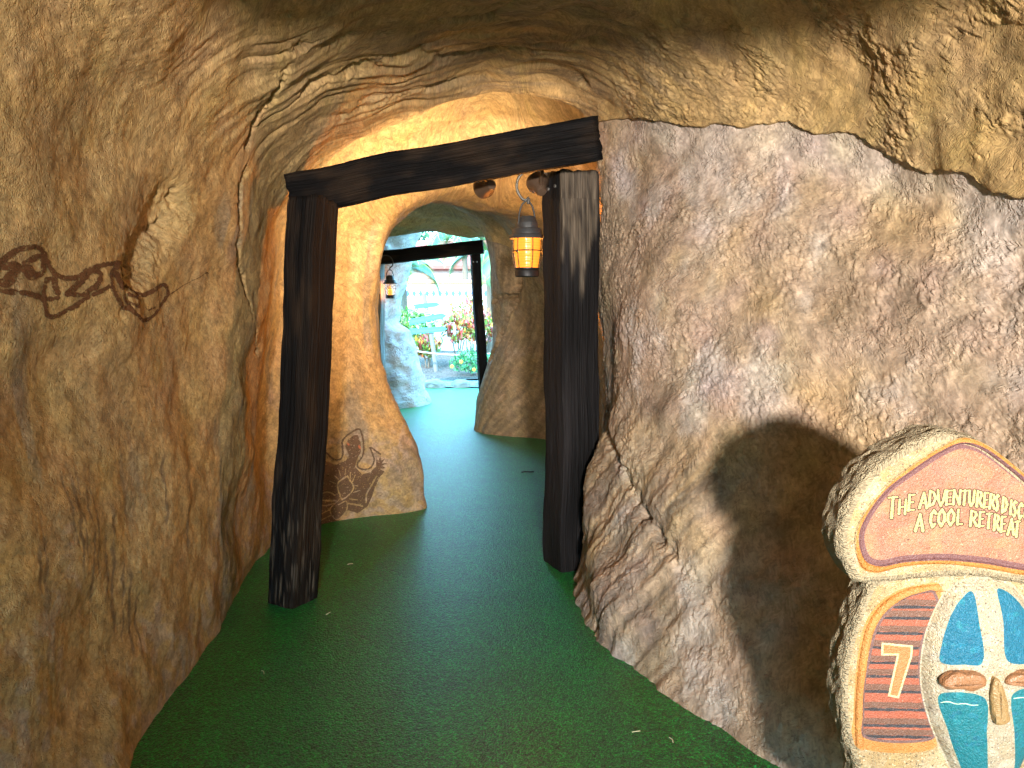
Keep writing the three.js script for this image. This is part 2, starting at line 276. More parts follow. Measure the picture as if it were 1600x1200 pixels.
  const g = new THREE.BufferGeometry(); g.setAttribute('position', new THREE.BufferAttribute(pos, 3)); g.setAttribute('color', new THREE.BufferAttribute(col, 3)); g.setAttribute('uv', new THREE.BufferAttribute(uv, 2));
  g.setIndex(new THREE.BufferAttribute(idx, 1)); g.computeVertexNormals();
  const m = struct(obj(name, g, right ? M.rockRight : M.rockLeft)); m.userData.rows = undefined; delete m.userData.rows;
  return { mesh: m, R, cols };
}
const M = {};
{
  const A = tileNoise(12, 1), B = tileNoise(40, 2), C = tileNoise(130, 3), D = tileNoise(300, 4), W = tileCells(46, 5), W2 = tileCells(110, 6);
  // clotted stucco: flattened blobs with torn gaps between them, in patches
  const W0 = tileCells(30, 8), E = tileNoise(70, 9);
  const stucco = dataTex(1024, (u, v) => {
    const wu = u + 0.02 * (B(u, v) - 0.5) + 0.008 * (E(v, u) - 0.5), wv = v + 0.02 * (B(v, u) - 0.5) + 0.008 * (E(u, v) - 0.5), p0 = smooth(0.34, 0.6, A(u, v) * 0.55 + B(u, v) * 0.45);
    let h = 0.3 + 0.1 * (A(v, u) - 0.5); const [a] = W0(wu, wv), [b] = W(wv, wu), [c] = W2(wu, wv);
    const clot = Math.max(smooth(0.62, 0.3, a) * smooth(0.4, 0.6, E(u, v)) * 0.34, smooth(0.6, 0.25, b) * smooth(0.35, 0.6, E(v, u)) * 0.27);
    h += p0 * (clot + 0.14 * smooth(0.6, 0.1, c)) + (1 - p0) * 0.14 + 0.1 * (C(u, v) - 0.5) + 0.06 * (D(u, v) - 0.5); return h;
  }, false, 1 / 0.9, 1 / 0.9);
  const plaster = dataTex(1024, (u, v) => {
    const [c, d] = W2(u + 0.02 * (B(u, v) - 0.5), v), pit = smooth(0.78, 0.9, C(v, u)) * 0.3, m = smooth(0.45, 0.7, A(v, u));
    return 0.45 + 0.18 * (B(u, v) - 0.5) + 0.16 * (C(u, v) - 0.5) + 0.16 * (D(u, v) - 0.5) - pit + m * 0.16 * smooth(0, 0.35, d - c);
  }, false, 1 / 0.9, 1 / 0.9);
  const mottle = dataTex(512, (u, v) => { const k = 0.86 + 0.16 * (B(u, v) - 0.5) + 0.2 * (C(u, v) - 0.5) + 0.12 * (D(u, v) - 0.5); return [k, k * (0.985 + 0.03 * A(u, v)), k * (0.96 + 0.07 * A(v, u))]; }, true, 1 / 1.3, 1 / 1.3);
  M.rockLeft = std({ vertexColors: true, map: mottle, bumpMap: plaster, bumpScale: 0.006, roughness: 0.8 });
  M.rockRight = std({ vertexColors: true, map: mottle, bumpMap: stucco, bumpScale: 0.007, roughness: 0.78 });
}
const fine = (d0, d1) => d1 <= 1.4 ? 0.05 : d0 >= 7.3 ? 0.02 : d0 >= 5.2 ? 0.035 : d0 >= 4.3 ? 0.014 : 0.0055;
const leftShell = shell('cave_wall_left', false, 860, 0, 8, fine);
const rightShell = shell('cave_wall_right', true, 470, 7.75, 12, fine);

// outer rock mass that the tunnel is cut through
{
  const last = CTRL[CTRL.length - 1], first = CTRL[0], cols = 49, rows = [], p = V();
  const outer = (t, z, s) => { const a = Math.PI * (1 - t / 12); return V(-0.4 + Math.cos(a) * 4.2 * s + 0.25 * noise(t * 0.8, z * 0.5, 1), -0.1 + Math.sin(a) * 3.35 * s + 0.25 * noise(t * 0.8, z * 0.5, 9) * Math.sin(a), z); };
  const ring = (f) => { const r = []; for (let j = 0; j < cols; j++) r.push(f(12 * j / (cols - 1))); rows.push(r); };
  const lerpTo = (base, z, k) => (t) => ringPoint(base, t, V()).lerp(outer(t, z, 1), k);
  ring(t => ringPoint(last, t, V()).add(V(0, 0, 0.03)));
  for (const k of [0.2, 0.5, 0.85]) ring(t => lerpTo(last, -9.9 + k * 0.3, k)(t));
  for (let z = -9.3; z <= 4.01; z += 0.95) ring(t => outer(t, z, 1));
  for (const k of [0.85, 0.5, 0.2]) ring(t => lerpTo(first, 4.6, k)(t));
  ring(t => ringPoint(first, t, V()).add(V(0, 0, -0.03)));
  const pos = [], idx = [], uv = [], col = [];
  rows.forEach((r, i) => r.forEach((q, j) => { pos.push(q.x, q.y, q.z); uv.push(j * 0.25, i * 0.4); col.push(...rockColour(q, true, 10)); if (i && j) { const o = i * cols + j; idx.push(o - cols - 1, o - cols, o - 1, o - cols, o, o - 1); } }));
  const g = new THREE.BufferGeometry(); g.setAttribute('position', new THREE.Float32BufferAttribute(pos, 3)); g.setAttribute('uv', new THREE.Float32BufferAttribute(uv, 2)); g.setAttribute('color', new THREE.Float32BufferAttribute(col, 3)); g.setIndex(idx); g.computeVertexNormals();
  struct(obj('rock_mound', g, M.rockRight));
}
// ------------------------------------------------------------------ ground and turf
{
  const A = tileNoise(70, 31), B = tileNoise(150, 32), C = tileNoise(330, 33), D = tileNoise(9, 34), E = tileNoise(260, 35);
  const pile = dataTex(1024, (u, v) => 0.45 + 0.4 * (C(u, v) - 0.5) + 0.5 * (B(u, v) - 0.5) + 0.25 * (A(u, v) - 0.5), false, 1 / 0.8, 1 / 0.8);
  const dye = dataTex(1024, (u, v) => { const k = 0.8 + 0.7 * (C(v, u) - 0.5) + 0.9 * (B(v, u) - 0.5) + 0.3 * (A(u, v) - 0.5) + 0.14 * (D(u, v) - 0.5); const tip = smooth(0.72, 0.86, E(u, v)); return [0.03 * k + 0.09 * tip, 0.43 * k + 0.22 * tip, 0.15 * k + 0.18 * tip]; }, true, 1 / 0.8, 1 / 0.8);  // paler fibre tips, painting the sparkle of the pile into the colour
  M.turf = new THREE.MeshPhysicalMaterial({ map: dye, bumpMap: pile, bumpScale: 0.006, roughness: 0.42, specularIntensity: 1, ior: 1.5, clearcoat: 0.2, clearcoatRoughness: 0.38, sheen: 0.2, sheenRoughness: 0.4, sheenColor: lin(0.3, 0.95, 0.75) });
  M.soil = std({ color: lin(0.12, 0.1, 0.07) });
  const plane = (x0, x1, z0, z1, y, nx, nz) => { const g = new THREE.PlaneGeometry(x1 - x0, z1 - z0, nx, nz); g.rotateX(-Math.PI / 2); g.translate((x0 + x1) / 2, y, (z0 + z1) / 2); const p = g.attributes.position, uv = g.attributes.uv; for (let i = 0; i < p.count; i++) uv.setXY(i, p.getX(i), p.getZ(i)); return g; };
  const big = plane(-150, 150, -200, 120, -0.09, 1, 1); struct(obj('ground', big, M.soil));
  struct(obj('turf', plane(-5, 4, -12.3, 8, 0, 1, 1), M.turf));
}
// ------------------------------------------------------------------ timber
{
  const A = tileNoise(220, 41), B = tileNoise(60, 42), C = tileNoise(14, 43), D = tileNoise(400, 44);
  const grain = (u, v) => 0.45 * A(u, v * 0.02) + 0.35 * B(u + 0.03 * C(u, v), v * 0.05) + 0.2 * D(u, v * 0.06);
  M.woodBump = dataTex(512, (u, v) => { const g = grain(u, v); return g + 0.25 * (smooth(0.62, 0.7, B(u, v * 0.034)) - 0.5); }, false, 2, 0.5, 1024);
  const woodMap = dataTex(512, (u, v) => { const g = grain(u, v), s = smooth(0.66, 0.8, A(u, v * 0.04) * 0.6 + B(u, v * 0.07) * 0.4); const k = 0.62 + 0.5 * g; return [k + 0.5 * s, k + 0.38 * s, k + 0.28 * s]; }, true, 2, 0.5, 1024);
  M.wood = new THREE.MeshPhysicalMaterial({ vertexColors: true, map: woodMap, bumpMap: M.woodBump, bumpScale: 0.01, roughness: 0.75, specularIntensity: 0.25 });
  M.bolt = std({ color: lin(0.25, 0.24, 0.23), roughness: 0.45, metalness: 0.8 });
}
const TAR = [0.0045, 0.004, 0.0045], BROWN = [0.026, 0.016, 0.01], GREYWOOD = [0.17, 0.135, 0.1];
function timberGeo(w, d, len, s, tint) {
  const K = 22, n = Math.max(20, Math.ceil(len / 0.03)), pos = [], uv = [], col = [], idx = [], sect = [];
  for (let f = 0; f < 4; f++) for (let k = 0; k < K; k++) { // squared log with worn arrises
    const e = -1 + 2 * k / K, c = 0.93, q = [e, 1]; const m = Math.pow(Math.pow(Math.abs(e), 14) + 1, 1 / 14); q[0] /= m; q[1] /= m;
    const a = f * Math.PI / 2; sect.push([(q[0] * Math.cos(a) + q[1] * Math.sin(a)) * w / 2, (-q[0] * Math.sin(a) + q[1] * Math.cos(a)) * d / 2]);
  }
  const P = sect.length; sect.push(sect[0]);
  for (let i = 0; i <= n; i++) {
    const y = len * i / n, end = Math.min(i, n - i) === 0 ? 0.97 : 1; let per = 0;
    for (let j = 0; j <= P; j++) {
      const [x, z] = sect[j], r = 1 + 0.035 * noise(x * 9 + s, y * 2.2, z * 9) + 0.02 * noise(x * 30, y * 5, z * 30 + s) + 0.014 * noise(x * 80, y * 9 + s, z * 80);
      const qx = (x * r + 0.008 * noise(s, y * 1.3, 1)) * end, qz = (z * r + 0.008 * noise(s, y * 1.3, 7)) * end, qy = y + (i === 0 || i === n ? 0.008 * noise(x * 20, s, z * 20) : 0);
      if (j) per += Math.hypot(x - sect[j - 1][0], z - sect[j - 1][1]);
      pos.push(qx, qy, qz); uv.push(per, y); col.push(...tint(qx, qy, qz));
      if (i && j) { const o = i * (P + 1) + j; idx.push(o - P - 2, o - P - 1, o - 1, o - P - 1, o, o - 1); }
    }
  }
  for (const [row, flip] of [[0, 1], [n, 0]]) {
    const c = pos.length / 3, y = pos[(row * (P + 1)) * 3 + 1]; pos.push(0, y, 0); uv.push(0.1, 0.1); col.push(...tint(0, y, 0));
    for (let j = 0; j < P; j++) { const a = row * (P + 1) + j; idx.push(c, flip ? a : a + 1, flip ? a + 1 : a); }
  }
  const g = new THREE.BufferGeometry(); g.setAttribute('position', new THREE.Float32BufferAttribute(pos, 3)); g.setAttribute('uv', new THREE.Float32BufferAttribute(uv, 2)); g.setAttribute('color', new THREE.Float32BufferAttribute(col, 3)); g.setIndex(idx); g.computeVertexNormals(); return g;
}
function timber(name, parent, a, b, w, d, yaw, s, tint) {
  const A = V(...a), B = V(...b), m = obj(name, timberGeo(w, d, A.distanceTo(B), s, tint), M.wood, parent);
  m.position.copy(A); const dir = B.clone().sub(A).normalize();
  m.quaternion.setFromUnitVectors(V(0, 1, 0), dir).multiply(new THREE.Quaternion().setFromAxisAngle(V(0, 1, 0), yaw)); return m;
}
const tarred = (s) => (x, y, z) => mix3(TAR, BROWN, smooth(-0.05, 0.5, fbm(x * 6 + s, y * 1.4, z * 6, 3)));
const fA = thing('timber_portal', 'dark tarred timber frame of two posts and a sloping beam nearest the viewer', 'timber frame', [-0.35, 0, -3.65]);
const rel = (p, o) => [p[0] - o.position.x, p[1] - o.position.y, p[2] - o.position.z];
{
  const at = (p) => rel(p, fA);
  timber('post', fA, at([-1.075, -0.02, -3.47]), at([-0.965, 1.95, -3.66]), 0.175, 0.175, -0.5, 3, (x, y, z) => { // scuffed foot with bare streaks
    const c = mix3(TAR, BROWN, smooth(0.0, 0.5, fbm(x * 6, y * 1.4, z * 6, 3)) * 0.8 + (x > 0.03 ? 0.35 : 0)); return mix3(c, GREYWOOD, smooth(0.35, 0.7, noise(x * 95, y * 4, z * 95)) * smooth(0.9, 0.25, y) * (x > 0.02 || z > 0.07 ? 0.5 : 0.1)); });
  timber('post', fA, at([0.325, -0.02, -3.98]), at([0.31, 2.12, -3.93]), 0.225, 0.225, 0.42, 11, (x, y, z) => { // tar worn off the upper face
    const worn = smooth(0.02, 0.1, (y - 1.62) * 0.5 + 0.13 * noise(x * 14, y * 1.2, z * 14) - Math.max(0, x - 0.045) * 2.4) * (z > 0.09 ? 1 : 0);
    const c = mix3(TAR, [0.022, 0.019, 0.02], noise(x * 6, y, z * 6) * 0.5 + 0.5); return mix3(c, GREYWOOD, worn * (0.55 + 0.45 * noise(x * 90, y * 4, z * 90))); });
  timber('beam', fA, at([-1.09, 2.0, -3.8]), at([0.415, 2.225, -3.6]), 0.2, 0.2, Math.PI / 2 + 0.06, 23, (x, y, z) => mix3(TAR, BROWN, smooth(-0.1, 0.5, fbm(x * 5, y * 2.4, z * 5, 4)) * 0.9));
  for (const [x, y, z] of [[0.188, 2.035, -3.908], [0.221, 2.04, -3.835]]) { const b = obj('bolt', moved(new THREE.CylinderGeometry(0.009, 0.01, 0.012, 8), 0, 0, 0, Math.PI / 2, 0, 0), M.bolt, fA); b.position.set(...at([x, y, z])); b.rotation.y = -1.15; }
}
const fB = thing('timber_portal', 'weathered timber frame standing in the bright far exit', 'timber frame', [-1.06, 0, -9.7]);
{
  const at = (p) => rel(p, fB);
  timber('post', fB, at([-1.77, -0.02, -9.7]), at([-1.745, 1.98, -9.7]), 0.13, 0.13, -0.3, 31, (x, y, z) => mix3(GREYWOOD, [0.3, 0.3, 0.3], 0.5 + 0.5 * noise(x * 20, y * 2, z * 20)));
  timber('post', fB, at([-0.35, -0.02, -9.7]), at([-0.485, 2.06, -9.7]), 0.12, 0.12, 0.25, 37, tarred(4));
  timber('beam', fB, at([-1.95, 2.0, -9.7]), at([-0.37, 2.15, -9.68]), 0.19, 0.17, Math.PI / 2, 41, tarred(8));
  for (const x of [-0.5, -0.455]) { const b = obj('bolt', new THREE.SphereGeometry(0.012, 8, 6), M.bolt, fB); b.position.set(...at([x, 1.96, -9.636])); }
}
// ------------------------------------------------------------------ lanterns
M.iron = std({ color: lin(0.045, 0.047, 0.05), roughness: 0.55, metalness: 0.4 });
M.ironDark = std({ color: lin(0.02, 0.02, 0.022), roughness: 0.5, metalness: 0.5 });
M.amber = std({ color: lin(0.5, 0.2, 0.03), roughness: 0.25, emissive: lin(1, 0.31, 0.02), emissiveIntensity: 0.34, emissiveMap: dataTex(4, (u, v) => { const k = 0.62 + 0.38 * Math.pow(Math.abs(Math.sin(v * Math.PI * 11)), 0.6); return [Math.min(1, k + 0.2), k, k]; }, false, 1, 1, 256) });
M.candle = std({ color: lin(0.6, 0.25, 0.05), roughness: 0.4, emissive: lin(1, 0.3, 0.02), emissiveIntensity: 0.45 });
M.clear = new THREE.MeshPhysicalMaterial({ color: 0xffffff, roughness: 0.05, transmission: 1, thickness: 0, ior: 1.3 });
const lathe = (pts, n = 40) => toCreasedNormals(new THREE.LatheGeometry(pts.map(([x, y]) => new THREE.Vector2(x, y)), n), 0.6);
function lantern(label, pos, scale, lit, hook, turn) {
  const o = thing('hanging_lantern', label, 'lantern', pos, turn, undefined); o.scale.setScalar(scale);
  // origin at the middle of the base
  obj('base', lathe([[0, 0], [0.064, 0], [0.068, 0.004], [0.068, 0.034], [0.064, 0.04], [0.07, 0.044], [0.07, 0.05], [0, 0.05]]), M.ironDark, o);
  const rib = []; const gh = 0.168; for (let i = 0; i <= 60; i++) { const v = i / 60, r = 0.06 + 0.014 * Math.sin(v * Math.PI * 0.62) + 0.0022 * Math.abs(Math.sin(v * Math.PI * 11)); rib.push([r, 0.05 + v * gh]); }
  const globe = obj('glass_globe', lathe(rib, 48), lit ? M.amber : M.clear, o);
  if (!lit) obj('candle', lathe([[0, 0.05], [0.034, 0.052], [0.036, 0.12], [0.02, 0.135], [0.012, 0.175], [0, 0.19]], 20), M.candle, o);
  obj('cap', lathe([[0.076, 0.215], [0.1, 0.212], [0.104, 0.222], [0.1, 0.232], [0.086, 0.236], [0.082, 0.262], [0.078, 0.268], [0.062, 0.272], [0.06, 0.302], [0.056, 0.306], [0.046, 0.33], [0.04, 0.336], [0, 0.34]]), M.iron, o);
  const cage = new THREE.Group();
  for (let k = 0; k < 6; k++) { const a = k * Math.PI / 3 + 0.25, c = Math.cos(a), s = Math.sin(a); obj('cage_wire', tube([[0.07 * c, 0.046, 0.07 * s], [0.083 * c, 0.12, 0.083 * s], [0.084 * c, 0.16, 0.084 * s], [0.083 * c, 0.22, 0.083 * s]], 0.0026, 16, 6), M.ironDark, o); }
  obj('cage_ring', moved(new THREE.TorusGeometry(0.0845, 0.003, 6, 40), 0, 0.142, 0, Math.PI / 2 - 0.05, 0, 0.06), M.ironDark, o);
  for (const a of [0.25, 2.34, 4.44]) obj('cage_nut', moved(new THREE.SphereGeometry(0.008, 8, 6), 0.09 * Math.cos(a), 0.14, 0.09 * Math.sin(a)), M.iron, o);
  obj('bail', tube([[-0.052, 0.29, 0.03], [-0.046, 0.35, 0.022], [-0.026, 0.405, 0.01], [0, 0.42, 0], [0.026, 0.402, -0.01], [0.044, 0.35, -0.022], [0.05, 0.29, -0.03]], 0.0055, 30, 8), M.iron, o);
  obj('hook', tube(hook, 0.008, 40, 8), M.iron, o);
  const l = new THREE.PointLight(0xff9a3c, lit ? 0.9 : 0.35); l.position.set(0, 0.13, 0); l.shadow.radius = 2; l.castShadow = true; o.add(l);
  return o;
}
lantern('lit amber ribbed glass lantern hanging behind the near right timber post', [0.085, 1.595, -4.22], 1, true,
  [[0.004, 0.405, 0], [0.012, 0.44, 0], [-0.012, 0.425, 0], [-0.034, 0.44, 0], [-0.058, 0.49, 0], [-0.05, 0.545, 0.01], [-0.012, 0.58, 0.02], [0.04, 0.576, 0.05], [0.09, 0.55, 0.12], [0.13, 0.54, 0.2]], 0.1);
lantern('small clear glass lantern with orange flame hanging at the far exit', [-1.575, 1.49, -9.6], 0.88, false,
  [[0.004, 0.405, 0], [0.0, 0.44, 0], [0.03, 0.47, 0], [0.05, 0.53, 0], [0.0, 0.61, 0], [-0.09, 0.62, 0], [-0.14, 0.54, 0], [-0.15, 0.42, 0], [-0.16, 0.3, 0]], 0);
// ------------------------------------------------------------------ flood lamps, the last one added
M.housing = std({ color: lin(0.09, 0.055, 0.035), roughness: 0.5, metalness: 0.3 });
M.lens = std({ color: lin(0.9, 0.8, 0.6), emissive: lin(1, 0.72, 0.36), emissiveIntensity: 2 });
M.addedLens = std({ color: lin(0.9, 0.9, 0.9), emissive: lin(1, 0.95, 0.9), emissiveIntensity: 3 });
function flood(label, pos, aim, colour, power, size, angle, lens, foot) {
  const o = thing('flood_lamp', label, 'lamp', pos), dir = V(...aim).sub(V(...pos)).normalize(), q = new THREE.Quaternion().setFromUnitVectors(V(0, 0, 1), dir);
  const put = (m) => { m.quaternion.copy(q); return m; };
  put(obj('housing', moved(lathe([[0, -0.1], [0.022, -0.098], [0.03, -0.085], [0.034, -0.05], [0.056, -0.02], [0.058, 0.004], [0.053, 0.004], [0.05, -0.012]].map(([x, y]) => [x * size, y * size]), 28), 0, 0, 0, Math.PI / 2), M.housing, o));
  put(obj('lens', moved(lathe([[0, -0.004], [0.035, -0.006], [0.052, -0.012]].map(([x, y]) => [x * size, y * size]), 28), 0, 0, 0, Math.PI / 2), lens, o));
  const back = dir.clone().multiplyScalar(-0.07 * size);
  obj('bracket', tube([[back.x, back.y, back.z], [back.x * 0.5 + foot[0] * 0.5, back.y * 0.5 + foot[1] * 0.5 + 0.01, back.z * 0.5 + foot[2] * 0.5], foot], 0.009 * size, 10, 8), M.housing, o);
  const l = new THREE.SpotLight(colour, power, 0, angle, 0.9, 2); l.position.copy(dir).multiplyScalar(0.02 * size); l.target.position.copy(dir).multiplyScalar(2); l.shadow.radius = 3.4 * size; l.castShadow = true;
  o.add(l, l.target); return o;
}
flood('small brown flood lamp with round housing fixed under the middle of the near beam', [-0.15, 2.05, -3.95], [-0.95, 2.05, -5.4], 0xffe2ba, 5.6, 1, 1.25, M.lens, [0.0, 0.02, 0.18]);
flood('small brown flood lamp fixed behind the near beam above the amber lantern', [0.13, 2.07, -3.9], [-0.1, 2.75, -4.7], 0xffe6c4, 0.5, 1, 1.25, M.lens, [0.02, 0.03, 0.14]);
flood('large floodlight added behind the viewer in place of entrance daylight', [0.3, 1.88, 3.5], [1.1, 2.3, -2.4], 0xfff4e8, 100, 2.2, 0.58, M.addedLens, [1.15, 0.12, 0.2]);  // added lamp standing in for daylight from the unseen entrance

// ------------------------------------------------------------------ painted hole sign (metres in the plane of the sign, y above the turf)
const SIGN = {
  capOut: [[-0.2204, 0.8839], [-0.2663, 0.8852], [-0.291, 0.9155], [-0.3103, 0.9752], [-0.3064, 1.0176], [-0.2889, 1.0671], [-0.2556, 1.1206], [-0.2115, 1.1572], [-0.1624, 1.1845], [-0.1305, 1.199], [-0.1027, 1.2026], [-0.0736, 1.1954], [-0.0369, 1.1833], [0.0134, 1.148], [0.0705, 1.0991], [0.1237, 1.0436], [0.171, 0.9846], [0.1902, 0.9376], [0.1782, 0.8997], [0.1432, 0.8807], [0.0694, 0.8871], [-0.0535, 0.8997]],
  bodyOut: [[-0.2207, 0.8902], [-0.246, 0.8489], [-0.2641, 0.7849], [-0.279, 0.7137], [-0.2813, 0.6484], [-0.2756, 0.5824], [-0.2584, 0.5158], [-0.2451, 0.4756], [-0.2288, 0.33], [-0.2169, 0.25], [0.3037, 0.25], [0.2919, 0.33], [0.2898, 0.4756], [0.2987, 0.5158], [0.3051, 0.5824], [0.3015, 0.6484], [0.2899, 0.7137], [0.2649, 0.7849], [0.2376, 0.8489], [0.2065, 0.8902]],
  capBand: [[-0.269, 0.9376], [-0.2746, 0.9877], [-0.2617, 1.0312], [-0.2226, 1.0868], [-0.1712, 1.1328], [-0.1196, 1.1693], [-0.0761, 1.1893], [-0.0366, 1.1784], [0.0137, 1.145], [0.0708, 1.096], [0.1177, 1.0436], [0.1526, 0.9877], [0.1635, 0.9438], [0.1492, 0.9187], [0.0855, 0.9073], [-0.0185, 0.9218], [-0.0982, 0.93], [-0.1769, 0.9237], [-0.2309, 0.9092], [-0.2556, 0.9155]],
  capPanel: [[-0.2566, 0.9564], [-0.2625, 0.9877], [-0.2522, 1.0219], [-0.216, 1.0776], [-0.1645, 1.1206], [-0.1129, 1.1572], [-0.0768, 1.1724], [-0.0416, 1.1651], [0.015, 1.1267], [0.0721, 1.0794], [0.1124, 1.0343], [0.1404, 0.9877], [0.1479, 0.9564], [0.136, 0.9313], [0.0841, 0.925], [-0.0198, 0.9401], [-0.0992, 0.9457], [-0.1779, 0.9407], [-0.223, 0.9313], [-0.2446, 0.9376]],
  niche: [[-0.229, 0.5467], [-0.2334, 0.5961], [-0.2346, 0.6526], [-0.2274, 0.7161], [-0.2167, 0.779], [-0.1961, 0.8194], [-0.1662, 0.8487], [-0.1355, 0.8614], [-0.1079, 0.8669], [-0.0908, 0.8194], [-0.1161, 0.7754], [-0.1226, 0.7087], [-0.1108, 0.6338], [-0.093, 0.5771], [-0.0839, 0.5467]],
  nicheBand: [[-0.2476, 0.5257], [-0.253, 0.5961], [-0.2533, 0.6714], [-0.2484, 0.7458], [-0.2372, 0.8011], [-0.2114, 0.8414], [-0.1709, 0.8687], [-0.1365, 0.8778], [-0.0948, 0.8814], [-0.0908, 0.8194], [-0.1161, 0.7754], [-0.1226, 0.7087], [-0.1108, 0.6338], [-0.093, 0.5771], [-0.0789, 0.5238]],
  mask: [[-0.0122, 0.8995], [-0.0398, 0.8941], [-0.0668, 0.8814], [-0.0894, 0.8523], [-0.1046, 0.8158], [-0.1161, 0.7754], [-0.1217, 0.7236], [-0.1207, 0.6788], [-0.1126, 0.6338], [-0.0971, 0.5847], [-0.076, 0.5353], [-0.0513, 0.4855], [-0.0149, 0.4275], [0.0323, 0.373], [0.0717, 0.4275], [0.0998, 0.4855], [0.1175, 0.5353], [0.1315, 0.5847], [0.14, 0.6338], [0.1417, 0.6788], [0.1363, 0.7236], [0.1233, 0.7754], [0.106, 0.8158], [0.0821, 0.8523], [0.0517, 0.885], [0.0193, 0.8977]],
  blue: [[[-0.0365, 0.8723], [-0.0582, 0.856], [-0.074, 0.8304], [-0.0843, 0.8011], [-0.0925, 0.7643], [-0.0936, 0.7254], [-0.0565, 0.7265], [-0.0215, 0.731], [-0.0283, 0.8194]], [[0.0155, 0.8778], [0.0198, 0.8194], [0.0311, 0.7365], [0.0986, 0.7402], [0.0928, 0.7827], [0.0774, 0.8231], [0.0539, 0.856], [0.0315, 0.8741]], [[-0.0909, 0.6564], [-0.013, 0.6594], [-0.0001, 0.5771], [0.012, 0.4816], [0.0156, 0.4042], [-0.017, 0.4585], [-0.042, 0.5085], [-0.0678, 0.5733]], [[0.0459, 0.6695], [0.1173, 0.6732], [0.1222, 0.6338], [0.1178, 0.5771], [0.1043, 0.52], [0.0839, 0.4585], [0.0626, 0.4042], [0.0713, 0.4816], [0.057, 0.5771]]],
  wave: [[[-0.088, 0.6376], [-0.0759, 0.6444], [-0.0614, 0.6395], [-0.0475, 0.6451], [-0.033, 0.6406], [-0.0138, 0.6451]], [[0.0475, 0.6582], [0.065, 0.6609], [0.0796, 0.6556], [0.0934, 0.6609], [0.1185, 0.6582]]],
  eyes: [[-0.0986, 0.6938], [-0.014, 0.6994], [0.0217, 0.6956], [0.1027, 0.7012]],
  eye1: [[-0.0977, 0.69], [-0.0835, 0.7068], [-0.0559, 0.7169], [-0.0311, 0.7161], [-0.0162, 0.705], [-0.0133, 0.69], [-0.0287, 0.6807], [-0.0604, 0.6781], [-0.0853, 0.6788]],
  eye2: [[0.0225, 0.6938], [0.0296, 0.7087], [0.0535, 0.7206], [0.0786, 0.7161], [0.1009, 0.7012], [0.1042, 0.6956], [0.0876, 0.69], [0.056, 0.6871], [0.0311, 0.6882]],
  nose: [[0.0015, 0.705], [-0.0019, 0.6788], [-0.0009, 0.6489], [0.0026, 0.615], [0.0121, 0.6067], [0.0262, 0.6082], [0.0327, 0.6169], [0.0263, 0.6564], [0.0147, 0.6938], [0.0087, 0.7042]],
  seven: [[-0.201, 0.7514], [-0.1407, 0.7458], [-0.1412, 0.7236], [-0.1624, 0.6338], [-0.1815, 0.6376], [-0.1679, 0.728], [-0.2008, 0.728]],
  stripes: [0.8341, 0.8103, 0.7772, 0.7458, 0.7124, 0.6826, 0.6489, 0.6093, 0.5733, 0.5486],
  letters: [["T", -0.2141, 1.025, 0.0177, 0.0425], ["H", -0.193, 1.0333, 0.0151, 0.029], ["E", -0.174, 1.0401, 0.0126, 0.0325], ["A", -0.1516, 1.0455, 0.0146, 0.0312], ["D", -0.1337, 1.0497, 0.0138, 0.0312], ["V", -0.1172, 1.0509, 0.0147, 0.031], ["E", -0.1, 1.0526, 0.0114, 0.0293], ["N", -0.0863, 1.0534, 0.0146, 0.0295], ["T", -0.0705, 1.053, 0.0133, 0.0293], ["U", -0.055, 1.0509, 0.0104, 0.031], ["R", -0.0396, 1.0497, 0.0108, 0.0312], ["E", -0.0253, 1.0476, 0.0088, 0.0302], ["R", -0.0138, 1.0455, 0.0103, 0.0302], ["S", -0.0014, 1.0422, 0.0049, 0.0314], ["D", 0.0116, 1.038, 0.0098, 0.0311], ["I", 0.0274, 1.0343, 0.0025, 0.029], ["S", 0.033, 1.0306, 0.0066, 0.0302], ["C", 0.0438, 1.026, 0.0082, 0.0311], ["O", 0.0565, 1.0198, 0.0097, 0.0315], ["V", 0.0702, 1.0146, 0.0105, 0.0311], ["E", 0.0857, 1.0089, 0.0087, 0.0306], ["R", 0.0993, 1.0031, 0.0097, 0.0302], ["A", -0.1568, 0.9979, 0.0151, 0.0343], ["C", -0.129, 1.0062, 0.011, 0.0343], ["O", -0.1139, 1.0083, 0.015, 0.0343], ["O", -0.0956, 1.0102, 0.0153, 0.0324], ["L", -0.0754, 1.0114, 0.0109, 0.0312], ["R", -0.0497, 1.0093, 0.0136, 0.0312], ["E", -0.0318, 1.0081, 0.01, 0.0304], ["T", -0.0186, 1.0052, 0.0116, 0.0301], ["R", -0.0021, 1.0014, 0.0106, 0.0319], ["E", 0.0119, 0.9977, 0.0095, 0.0314], ["A", 0.0265, 0.9926, 0.0118, 0.0317], ["T", 0.0394, 0.9881, 0.0094, 0.0317]],
};
